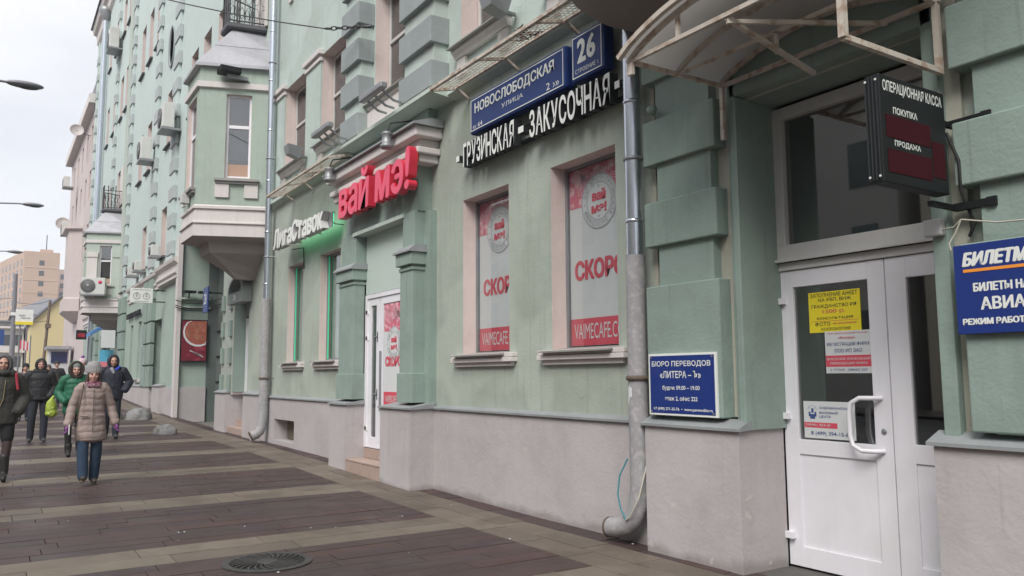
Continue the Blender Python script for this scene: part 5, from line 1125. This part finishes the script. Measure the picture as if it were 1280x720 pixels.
for k in range(22):
    a = 2 * math.pi * k / 22; rq = MB(); rq.tube([(.106 * math.cos(a), .008 + .119 * math.sin(a), 1.60), (.104 * math.cos(a), .008 + .117 * math.sin(a), 1.645), (.096 * math.cos(a), .008 + .107 * math.sin(a), 1.69), (.062 * math.cos(a), .008 + .069 * math.sin(a), 1.755)], .006, 5); kk = rq.build('knit_rib', MATS['knit_grey'], o)
for k, s in enumerate((-1, 1)): blob('hair', [('c', (s * .075, -.03, 1.59), (s * .085, -.04, 1.47), .022, .026)], [HAIR], P, .010, 1)
legs(P, LG, jn, r=(.078, .080, .070)); sh_ = cloth('shoe_brown', (.05, .04, .035), .6)
shoe(P, LG['l'][2], (-.09, -.24, .12), sh_, cloth('sole_pale', (.38, .32, .22))); shoe(P, LG['r'][2], (.07, -.07, .05), sh_, MATS['sole_pale'])
h1 = hand(P, AR[0][2], (-.1, -.15, -1), gl_, 1, .6); h2 = hand(P, AR[1][2], (.15, -.1, -1), gl_, -1, .5)
MB().box(-.30, -.288, -.20, -.13, .74, .88).build('phone', M_white, P, .003)
blob('bag_strap', [('c', (-.13, -.10, 1.45), (-.165, -.155, 1.2), .010, .010), ('c', (-.165, -.155, 1.2), (-.20, -.15, .95), .010, .010)], [cloth('strap_dark', (.09, .06, .05))], P, .007, 1)

# 2 woman at the left edge
P = person(-14.85, .18, 1.97, 'woman in dark olive parka, grey hood, sheer tights and black boots at the left edge', 1.76)
LG = {'l': ((-.085, 0, .90), (-.09, .04, .50), (-.085, .14, .14)), 'r': ((.085, 0, .90), (.095, -.06, .50), (.075, -.06, .13))}
AR = [((-.18, 0, 1.39), (-.28, .03, 1.14), (-.20, -.13, .96)), ((.18, 0, 1.39), (.29, .03, 1.14), (.22, -.13, .96))]
body(P, (0, -.02, 1.60), LG, AR, SK); head_parts(P, (0, -.02, 1.60), SK)
ol = cloth('parka_olive', (.038, .038, .033), .75, .4, 40)
coat(P, .80, 1.43, [(.7, .215, .15), (.86, .22, .155), (1.05, .205, .145), (1.25, .21, .14), (1.36, .205, .13), (1.46, .12, .1)], ol, AR, (.085, .078, .07), 0)
gh = cloth('hood_grey', (.10, .10, .105)); hood(P, (0, .01, 1.60), (.118, .13, .145), gh, th0=50)
blob('collar', [('c', (-.10, -.03, 1.46), (.10, -.03, 1.46), .068, .068), ('e', (0, -.05, 1.475), (.12, .09, .055))], [ol], P, .012, 2)
blob('zip', [('c', (.035, -.145, 1.38), (.02, -.152, 1.12), .006, .006), ('c', (.02, -.152, 1.12), (-.03, -.152, .98), .006, .006)], [cloth('zip_brass', (.30, .22, .12))], P, .006, 1)
tg = mat('tights_sheer', (.055, .035, .032), .6); legs(P, LG, tg, 'tights', r=(.09, .062, .045)); bt = cloth('boot_black', (.02, .018, .018), .5)
legs(P, {'l': ((-.085, 0, .93), (-.088, .03, .62), (-.088, .035, .60)), 'r': ((.085, 0, .93), (.092, -.045, .60), (.092, -.045, .58))}, cloth('skirt_black', (.014, .013, .014)), 'skirt_leg', r=(.10, .085, .08))
shoe(P, LG['l'][2], (-.085, .02, .06), bt, boot=.2); shoe(P, LG['r'][2], (.075, -.20, .05), bt, boot=.2)
blob('backpack_strap', [('c', (.16, -.09, 1.44), (.185, -.12, 1.25), .020, .020), ('c', (.15, .04, 1.49), (.16, -.09, 1.45), .020, .020)], [cloth('strap_red', (.32, .03, .05))], P, .009, 1)

# 3 man in black
P = person(-22.3, 1.03, 2.0, 'young man in a black hooded jacket and dark jeans with his hands in his pockets', 1.77)
LG = {'l': ((-.09, 0, .92), (-.12, -.03, .50), (-.13, .02, .10)), 'r': ((.09, 0, .92), (.11, .01, .50), (.10, -.02, .10))}
AR = [((-.19, 0, 1.41), (-.275, .06, 1.15), (-.19, -.08, .96)), ((.19, 0, 1.41), (.275, .06, 1.15), (.19, -.08, .96))]
body(P, (0, -.02, 1.61), LG, AR, SKP); head_parts(P, (0, -.02, 1.61), SKP)
bk = cloth('jacket_black', (.018, .019, .022), .7, .4, 50); coat(P, .90, 1.44, [(.8, .20, .14), (.95, .215, .15), (1.15, .215, .15), (1.36, .22, .14), (1.48, .12, .1)], bk, AR, (.09, .082, .072), .16, 'jacket')
hood(P, (0, .012, 1.61), (.112, .125, .145), bk, th0=50); blob('collar', [('c', (-.09, -.02, 1.47), (.09, -.02, 1.47), .066, .066)], [bk], P, .012, 2)
blob('fringe', [('c', (-.05, -.082, 1.675), (.05, -.085, 1.672), .016, .014)], [HAIR], P, .006, 1)
legs(P, LG, cloth('jeans_dark', (.022, .026, .036)), r=(.10, .078, .066)); sd_ = cloth('shoe_dark', (.05, .05, .05), .6)
shoe(P, LG['l'][2], (-.15, -.13, .05), sd_, M_grey); shoe(P, LG['r'][2], (.12, -.17, .05), sd_, M_grey)

# 4 woman in green
P = person(-18.2, 1.45, 1.90, 'woman in a bright green padded jacket and grey beanie carrying a yellow-green bag', 1.76)
LG = {'l': ((-.085, 0, .90), (-.09, -.05, .48), (-.07, -.04, .10)), 'r': ((.085, 0, .90), (.10, .05, .50), (.12, .14, .12))}
AR = [((-.18, 0, 1.38), (-.27, .04, 1.14), (-.17, -.13, 1.0)), ((.18, 0, 1.38), (.27, .04, 1.14), (.17, -.13, 1.0))]
body(P, (0, -.05, 1.555), LG, AR, SKP); head_parts(P, (0, -.05, 1.555), SKP)
gn = cloth('jacket_green', (.012, .115, .060), .6, .35, 50); coat(P, .80, 1.42, [(.7, .19, .15), (.88, .20, .155), (1.1, .19, .145), (1.34, .19, .13), (1.45, .11, .1)], gn, AR, (.08, .076, .066), .10, 'jacket')
hood(P, (0, -.01, 1.57), (.135, .14, .165), gn, fur, 55, fur=True)
hq = MB(); hq.lathe([(.085, .0), (.090, .02), (.086, .07), (.06, .11), (0, .125)], (0, -.028, 1.595), 24, sy=1.1); hq.build('beanie', cloth('beanie_grey', (.22, .25, .24), .95, .8, 120), P)
blob('collar', [('c', (-.09, -.03, 1.44), (.09, -.03, 1.44), .062, .062)], [gn], P, .012, 2)
legs(P, LG, cloth('leggings_black', (.015, .015, .017)), r=(.095, .062, .05)); shoe(P, LG['l'][2], (-.07, -.19, .045), bt, boot=.1); shoe(P, LG['r'][2], (.12, .0, .06), bt, boot=.1)
Q = empty('plastic_bag', (-18.35, 1.06, g(-18.15) + .80), 'bulging yellow-green plastic bag hanging from the arm of the woman in green', 'bag')
Q.rotation_euler = (0, 0, R_(90)); blob('bag_body', [('e', (0, 0, .16), (.10, .07, .17)), ('e', (.01, 0, .05), (.11, .08, .09)), ('c', (0, 0, .28), (.03, 0, .38), .05, .02)], [mat('bag_lime', (.34, .43, .06), .4, .2, 8)], Q, .012, 1, disp=lambda v: v + v.normalized() * noise.noise(v * 22) * .02)
q = MB(); q.tube([(.02, -.02, .34), (.06, -.03, .42), (.08, 0, .40), (.04, .02, .34)], .008, 6); q.build('bag_handle', MATS['bag_lime'], Q)

# 5 man in dark navy, right
P = person(-22.6, 2.62, 2.12, 'man in a dark navy hooded jacket with a blue lining, behind the woman in beige', 1.80)
LG = {'l': ((-.09, 0, .92), (-.09, .03, .50), (-.09, .09, .11)), 'r': ((.09, 0, .92), (.10, -.04, .50), (.09, -.05, .10))}
AR = [((-.20, 0, 1.42), (-.31, .04, 1.18), (-.22, -.12, 1.02)), ((.20, 0, 1.42), (.34, .05, 1.19), (.24, -.12, 1.02))]
body(P, (0, -.02, 1.62), LG, AR, SK); head_parts(P, (0, -.02, 1.62), SK)
nv = cloth('jacket_navy', (.017, .021, .034), .7, .4, 50); coat(P, .84, 1.45, [(.7, .20, .14), (.9, .22, .155), (1.15, .22, .155), (1.38, .225, .145), (1.5, .12, .1)], nv, AR, (.092, .085, .072), 0, 'jacket')
hood(P, (0, .02, 1.625), (.122, .135, .16), nv, th0=48)
blob('blue_lining', [('c', (.04, -.10, 1.44), (.11, -.075, 1.50), .026, .03)], [cloth('lining_blue', (.02, .06, .45))], P, .009, 1); blob('jumper', [('c', (-.035, -.095, 1.46), (.0, -.125, 1.38), .04, .03)], [cloth('jumper_grey', (.28, .29, .32))], P, .009, 1)
blob('collar', [('c', (-.1, .0, 1.48), (.1, .0, 1.48), .06, .06)], [nv], P, .012, 2)
legs(P, LG, MATS['jeans_dark'], r=(.10, .078, .066)); shoe(P, LG['l'][2], (-.09, -.06, .05), sd_); shoe(P, LG['r'][2], (.09, -.21, .05), sd_)

# further pedestrians, seen only as heads and shoulders between the others
def far_person(x, y, H, jc, hc, label, hat=None, pom=False):
    P = person(x, y, H, label, 1.75, group='distant pedestrians'); jm = cloth('far_' + label.split()[-1] + str(int(-x)), jc)
    LG = {'l': ((-.09, 0, .92), (-.10, -.04, .50), (-.10, .0, .10)), 'r': ((.09, 0, .92), (.10, .03, .50), (.10, .05, .10))}; AR = [((-.18, 0, 1.40), (-.29, .03, 1.14), (-.27, -.10, .92)), ((.18, 0, 1.40), (.29, .03, 1.14), (.27, -.10, .92))]
    body(P, (0, -.02, 1.61), LG, AR, SK); coat(P, .88, 1.44, [(.8, .2, .14), (.95, .21, .15), (1.36, .21, .14), (1.48, .12, .1)], jm, AR, (.085, .078, .068), .1, 'jacket', vox=.018)
    q = MB(); q.lathe([(.095, -.0), (.10, .02), (.095, .07), (.06, .125), (0, .14)], (0, .01, 1.63), 18, sy=1.12); q.build('hat', cloth('hat_' + str(int(-x)), hc, **({'col2': (.55, .2, .28), 'c2amt': .9, 'c2scale': 18} if pom else {})), P)
    if pom: blob('pompom', [('e', (0, .01, 1.80), (.045, .045, .04))], [cloth('pompom_violet', (.25, .08, .30))], P, .012, 1)
    legs(P, LG, MATS['jeans_dark'])
    for s in 'lr': shoe(P, LG[s][2], (LG[s][2][0], LG[s][2][1] - .15, .05), sd_)
far_person(-31.0, 1.0, 1.86, (.10, .09, .09), (.02, .02, .02), 'distant man in a dark cap between the olive parka and the black jacket')
far_person(-38.5, 2.35, 1.86, (.03, .03, .035), (.03, .03, .035), 'distant figure dressed all in black left of the green jacket')
far_person(-27.5, 2.35, 2.02, (.45, .44, .46), (.60, .56, .58), 'distant woman in a pale jacket and a pink and white pompom hat', pom=True)
far_person(-33, 1.75, 1.80, (.16, .10, .08), (.12, .09, .08), 'distant pedestrian in a brown jacket behind the young man in black')
# ================================================================== STREET FURNITURE AND FAR BUILDINGS
M_lamp = mat('lamp_grey', (.22, .22, .24), .5, .1, 3, metal=.3)
def lamp(x, yh, z, label):
    P = empty('street_lamp', (x, -2.0, g(x)), label, 'street lamp', 'street lamps along the kerb'); b = g(x)
    wbuild(MB().tube([(x, -2.0, b - .1), (x, -2.0, b + 8.8)], [.12, .07], 12), 'post', M_lamp, P); yb_ = -2.0
    wbuild(MB().tube([(x, yb_, b + 8.7), (x, yb_ + .4, z - .35), (x, yb_ + 1.2, z - .12), (x, yh - .6, z), (x, yh - .35, z)], .035, 8), 'arm', M_lamp, P)
    q = MB(); n = 12; vs, fs = ico((x, yh, z), (.19, .48, .10)); q.add(vs, fs, 0, True); wbuild(q, 'lamp_head', M_lamp, P)
    q = MB(); vs, fs = ico((x, yh + .08, z - .045), (.14, .30, .08)); q.add(vs, fs, 0, True); wbuild(q, 'lamp_glass', M_glassfar, P)
lamp(-26.2, .42, 10, 'nearest grey street lamp, its head highest in the sky at the left'); lamp(-44.7, 1.35, 10, 'second grey street lamp with a curved arm at the left edge'); lamp(-62.2, 1.0, 10, 'far grey street lamp over the left end of the peach tower block')
def far_building(name, foot, z0, z1, m, label, wins=(), roof=None, extra=None):
    P = empty(name, (foot[0][0], foot[0][1], z0), label, 'building'); q = MB(); n = len(foot)
    q.add([(x, y, z0) for x, y in foot] + [(x, y, z1) for x, y in foot], [(i, (i + 1) % n, n + (i + 1) % n, n + i) for i in range(n)] + [tuple(range(n, 2 * n))]); wbuild(q, 'wall', m, P)
    for (i, cols, rws, ww, wh, zz0, zz1) in wins:
        a, b = Vector((*foot[i], 0)), Vector((*foot[(i + 1) % n], 0)); u = (b - a).normalized(); nn_ = Vector((u.y, -u.x, 0)); L__ = (b - a).length
        for r in range(rws):
            for c in range(cols):
                cc = a + u * L__ * (c + .5) / cols; z = zz0 + (zz1 - zz0) * (r + .5) / rws; o_ = nn_ * .05; k = MB()
                A_ = cc - u * ww / 2 + o_; B_ = cc + u * ww / 2 + o_; Zl, Zh = Vector((0, 0, z - wh / 2)), Vector((0, 0, z + wh / 2)); bk_ = -nn_ * .3
                k.add([A_ + Zl, B_ + Zl, B_ + Zh, A_ + Zh, A_ + Zl + bk_, B_ + Zl + bk_, B_ + Zh + bk_, A_ + Zh + bk_], [(0, 1, 2, 3), (0, 4, 5, 1), (1, 5, 6, 2), (2, 6, 7, 3), (3, 7, 4, 0)]); wbuild(k, 'window', M_glassfar, P)
    return P
M_peach = mat('tower_peach', (.50, .36, .28), .9, .08, .15); M_yell = mat('render_yellow', (.60, .50, .27), .9, .06, .1, .08); M_whiteb = mat('render_white', (.56, .56, .58), .9, .08, .2)
T = far_building('tower_block', [(-282, .5), (-250, 6.2), (-250, 14.6), (-300, 14.6)], 0, 35.6, M_peach, 'tall peach panel tower block at the far end of the street', [(0, 7, 12, 1.6, 1.7, 3, 34), (1, 1, 11, 1.2, 1.3, 3, 34)])
for i in range(9): z = 4 + i * 3.4; q = MB(); q.box(-249.98, -249.9, 6.25, 14.55, z, z + .12); wbuild(q, 'panel_joint', mat('panel_joint', (.62, .48, .38), .9), T)
wbuild(MB().box(-265, -252, 10, 13, 35.6, 36.6), 'roof_box', M_peach, T); wbuild(MB().tube([(-255, 11.5, 36), (-255, 11.5, 41)], .12, 6), 'aerial', M_black, T)
far_building('tower_block', [(-300, 17.2), (-300, 26), (-340, 26), (-340, 17.2)], 0, 37, mat('tower_pinkgrey', (.44, .34, .30), .9, .1, .2), 'paler pink-grey block right behind the peach tower', [(0, 3, 11, 1.5, 1.6, 4, 36)])
Y_ = empty('gable_building', (-120, 4, 1), 'yellow rendered building with a blank gable wall and sloping dark roof', 'building')
q = MB(); gv = [(4.1, 1), (16, 1), (16, 10.0), (9.9, 14.6), (4.1, 8.7)]
q.add([(-120, y, z) for y, z in gv] + [(-150, y, z) for y, z in gv], [(0, 1, 2, 3, 4), (0, 4, 9, 5), (1, 6, 7, 2)]); wbuild(q, 'wall', M_yell, Y_)
q = MB(); q.add([(-119.6, 3.8, 8.5), (-119.6, 9.9, 14.75), (-150, 9.9, 14.75), (-150, 3.8, 8.5), (-119.6, 3.8, 8.8), (-119.6, 9.9, 15.05), (-150, 9.9, 15.05), (-150, 3.8, 8.8)], [(0, 1, 5, 4), (4, 5, 6, 7), (0, 3, 2, 1), (0, 4, 7, 3)]); wbuild(q, 'roof', mat('roof_metal_far', (.20, .20, .22), .6, .2, .5), Y_)
q = MB(); q.add([(-119.6, 9.9, 14.75), (-119.6, 16.4, 9.8), (-150, 16.4, 9.8), (-150, 9.9, 14.75), (-119.6, 9.9, 15.05), (-119.6, 16.4, 10.1), (-150, 16.4, 10.1), (-150, 9.9, 15.05)], [(0, 1, 5, 4), (4, 5, 6, 7), (0, 3, 2, 1), (1, 2, 6, 5)]); wbuild(q, 'roof', MATS['roof_metal_far'], Y_)
D_ = empty('low_building', (-170, 3, 1), 'low building with a wide dark metal roof behind the yellow gable', 'building')
q = MB(); q.box(-200, -170, 3.0, 20, 0, 13.2); wbuild(q, 'wall', M_whiteb, D_); q = MB(); q.prof_x(0, 1, [(0, 0), (1, 0), (1, 1)]); q = MB()
q.add([(-169.5, 2.6, 13.2), (-169.5, 20.4, 13.2), (-200, 20.4, 13.2), (-200, 2.6, 13.2), (-178, 8, 16.9), (-178, 20, 16.9), (-192, 20, 16.9), (-192, 8, 16.9)], [(0, 1, 5, 4), (0, 4, 7, 3), (4, 5, 6, 7), (1, 2, 6, 5)]); wbuild(q, 'roof', MATS['roof_metal_far'], D_)
W_ = far_building('white_building', [(-135, -10), (-135, 3.9), (-165, 3.9), (-165, -10)], 0, 9.6, M_whiteb, 'low white building with cornices at the far left end of the street', [(0, 10, 2, .9, 1.5, 2.5, 8.6)])
wbuild(MB().box(-134.9, -134.3, -10, 4.1, 8.7, 9.0), 'cornice', M_trim, W_); wbuild(MB().box(-134.9, -134.5, -10, 4.1, 5.3, 5.6), 'cornice', M_trim, W_); wbuild(MB().box(-136, -134.2, -10, 4.2, 9.6, 9.8), 'roof', MATS['roof_metal_far'], W_)
K_ = empty('pink_building', (-66, 5.6, 1), 'pale pink building with its own bay windows just beyond the green one', 'building')
wall('wall', -88, -66.4, 1, 23.0, 5.75, [(x, x + 1.3, z, z + 2.2, .3) for x in (-69.5, -73, -77, -81, -85) for z in (7, 11.2, 15.4, 19)], [mat('plaster_pink', (.55, .48, .46), .9, .08, .4, .1), M_reveal], K_)
for x in (-69.5, -73, -77, -81, -85):
    for z in (7, 11.2, 15.4, 19): wbuild(MB().box(x, x + 1.3, 5.98, 6.02, z, z + 2.2), 'window', M_glassfar, K_)
wbuild(MB().box(-88.3, -66.2, 5.2, 15, 22.2, 22.9), 'roof_cornice', M_trim, K_); q = MB(); q.prof_x(-88.2, -66.3, [(5.4, 22.9), (6.2, 26.2), (15, 27), (15, 22.9)]); wbuild(q, 'roof', M_roofm, K_); wbuild(MB().box(-88, -66.4, 6.1, 15, 1, 23), 'core', MATS['plaster_pink'], K_); wbuild(MB().box(-88, -87.9, 5.76, 6.1, 1, 23), 'wall', MATS['plaster_pink'], K_)
q = MB(); fb = [(-73.0, 5.75), (-73.6, 4.75), (-77.0, 4.75), (-77.8, 5.75)]; zs_ = [(6.2, -.8), (7.0, .1), (8.0, .1), (8.1, -.1), (13.5, -.1), (13.7, .2), (13.9, .2)]
vs = []
for z, o_ in zs_: vs += [(fb[0][0] + o_, 5.75, z), (fb[1][0] + o_ * .5, fb[1][1] - o_, z), (fb[2][0] - o_ * .5, fb[2][1] - o_, z), (fb[3][0] - o_, 5.75, z)]
q.add(vs, [(j * 4 + k, (j + 1) * 4 + k, (j + 1) * 4 + k + 1, j * 4 + k + 1) for j in range(len(zs_) - 1) for k in range(3)] + [(0, 1, 2, 3), tuple(range(len(vs) - 1, len(vs) - 5, -1))]); wbuild(q, 'bay', MATS['plaster_pink'], K_)
def dish(x, y, z, r, label):
    P = empty('satellite_dish', (x, y, z), label, 'satellite dish', 'satellite dishes on the pink building'); q = MB(); q.lathe([(0, 0), (r * .5, .04), (r * .85, .12), (r, .18), (r * 1.01, .17), (r * .5, .02), (0, -.02)], n=22); o = q.build('reflector', mat('dish_grey', (.50, .46, .44), .6), P); o.matrix_local = Matrix.Rotation(R_(75), 4, 'Y')
    MB().tube([(0, 0, 0), (-.2, 2.0 if y < 4.5 else 1.0, -.2)], .05, 6).build('arm', M_grey, P)
dish(-70, 4.75, 20.9, .5, 'upper satellite dish against the sky on the pink building'); dish(-80, 4.75, 15.1, .6, 'lower larger satellite dish on the pink building')
acunit(-80, 4.6, 18.4, 1.2, .9, .5, 'air conditioner on the pink building, upper one'); acunit(-79, 4.6, 14.0, 1.2, 1.1, .5, 'air conditioner on the pink building, lower one')
# beyond, along the same side
P = empty('utility_pole', (-90, 1.75, 1.5), 'thick grey pole near the far left edge in front of the white building', 'pole'); wbuild(MB().tube([(-90, 1.72, 1.4), (-90, 1.66, 11.6)], [.26, .17], 10), 'shaft', M_lamp, P); wbuild(MB().box(-90.3, -89.7, 1.4, 1.9, 7.6, 7.9), 'clamp', M_white, P)
P = empty('utility_pole', (-90, 4.5, 1.5), 'slim leaning wooden pole in front of the yellow gable', 'pole'); wbuild(MB().tube([(-90, 4.25, 1.4), (-90, 4.62, 9.2)], [.16, .12], 10), 'shaft', mat('pole_wood', (.16, .12, .09), .8, .2, 2), P); wbuild(MB().box(-90.3, -89.7, 4.3, 4.8, 6.5, 6.9), 'box', mat('pole_wood', (.16, .12, .09), .8), P)
P = empty('overhead_wires', (-90, 1.7, 9), 'thin dark wires strung between the two far poles and the street', 'wire')
for z0_, z1_, ya_, yb3 in ((8.9, 9.2, 1.7, 4.6), (7.6, 7.2, 1.7, 4.5), (8.4, 8.0, -3, 1.7), (9.6, 9.3, -3, 1.7)): wbuild(MB().tube([(-90 + .3 * math.sin(k), ya_ + (yb3 - ya_) * k / 6, z0_ + (z1_ - z0_) * k / 6 - .3 * math.sin(math.pi * k / 6)) for k in range(7)], .03, 4), 'wire', M_iron, P)
P = empty('billboard', (-80, 2, 5), 'small white street billboard with a yellow foot on two posts', 'billboard'); wbuild(MB().box(-80.2, -80, 1.62, 2.92, 6.2, 7.5), 'board', M_white, P); wbuild(MB().box(-80.0, -79.96, 1.62, 2.92, 6.2, 6.45), 'yellow_foot', M_yel, P)
for y in (2.0, 2.5): wbuild(MB().tube([(-80.1, y, 1.3), (-80.1, y, 6.2)], .07, 8), 'post', M_lamp, P)
wbuild(MB().box(-80.0, -79.97, 1.85, 2.3, 6.95, 7.05), 'print_line', M_prgrey, P); wbuild(MB().box(-80.0, -79.97, 2.0, 2.7, 6.75, 6.83), 'print_line', M_prgrey, P)
P = empty('blue_board', (-85, .3, 4), 'blue rectangular street board at the far left edge', 'sign'); wbuild(MB().box(-85.1, -85, -.2, .95, 4.6, 6.0), 'board', mat('board_blue', (.02, .07, .25), .5), P); wbuild(MB().tube([(-85.05, .5, 1.4), (-85.05, .5, 4.6)], .07, 8), 'post', M_lamp, P)
P = empty('kiosk', (-75, 4.5, 1.4), 'small street kiosk with a pale roof and dark blue window behind the pedestrians', 'kiosk')
wbuild(MB().box(-78, -75.5, 4.0, 5.4, 1.2, 4.0), 'cabin', M_whiteb, P); wbuild(MB().box(-75.5, -75.44, 4.15, 5.3, 2.9, 3.8), 'window', mat('window_navy', (.02, .03, .10), .3), P); wbuild(MB().box(-78.3, -75.0, 3.8, 5.6, 4.0, 4.25), 'roof', M_roofm, P)
P = empty('banner', (-70, 2.2, 3.9), 'small red and white fluttering banner by the far posts', 'banner'); q = MB(); q.tube([(-78, 2.75, 1.3), (-78, 2.75, 5.2)], .05, 6); wbuild(q, 'post', M_lamp, P)
q = MB(); n = 6
for i in range(n): q.quad((-78, 2.0 + .12 * i, 4.0 + .1 * math.sin(i)), (-78, 2.12 + .12 * i, 4.0 + .1 * math.sin(i + 1)), (-78, 2.12 + .12 * i, 4.75 + .1 * math.sin(i + 1)), (-78, 2.0 + .12 * i, 4.75 + .1 * math.sin(i)), i % 2)
wbuild(q, 'cloth', [M_prred, M_paper], P)
# the houses across the street, seen only as reflections in the panes
for i, (xa, xb, h, c) in enumerate(((-70, -44, 15, (.42, .36, .28)), (-43, -20, 18, (.36, .34, .33)), (-19, 6, 14, (.45, .40, .33)), (7, 34, 16, (.38, .35, .34)))):
    far_building('street_house', [(xb, -21), (xa, -21), (xa, -33), (xb, -33)], -.3, h, mat('opposite_plaster_%d' % i, c, .9, .1, .3), ['buff house across the street at the far end', 'grey-brown house across the street, tallest of the row', 'cream house directly across the street from the cafe', 'grey house across the street behind the camera'][i], [(0, 7, 4, 1.3, 2.1, 1.5, h - 1)])

# ------------------------------------------------------------------ air
hz = MB().box(-388, 40, -40, 60, -1.5, 48).build('haze', [])
hm = bpy.data.materials.new('haze'); hm.use_nodes = True; hn = hm.node_tree.nodes; hn.clear()
ho = hn.new('ShaderNodeOutputMaterial'); hv = hn.new('ShaderNodeVolumePrincipled'); hv.inputs['Color'].default_value = (.9, .92, 1, 1); hv.inputs['Density'].default_value = .0007
hm.node_tree.links.new(hv.outputs[0], ho.inputs['Volume']); hz.data.materials.append(hm); hz['kind'] = 'stuff'
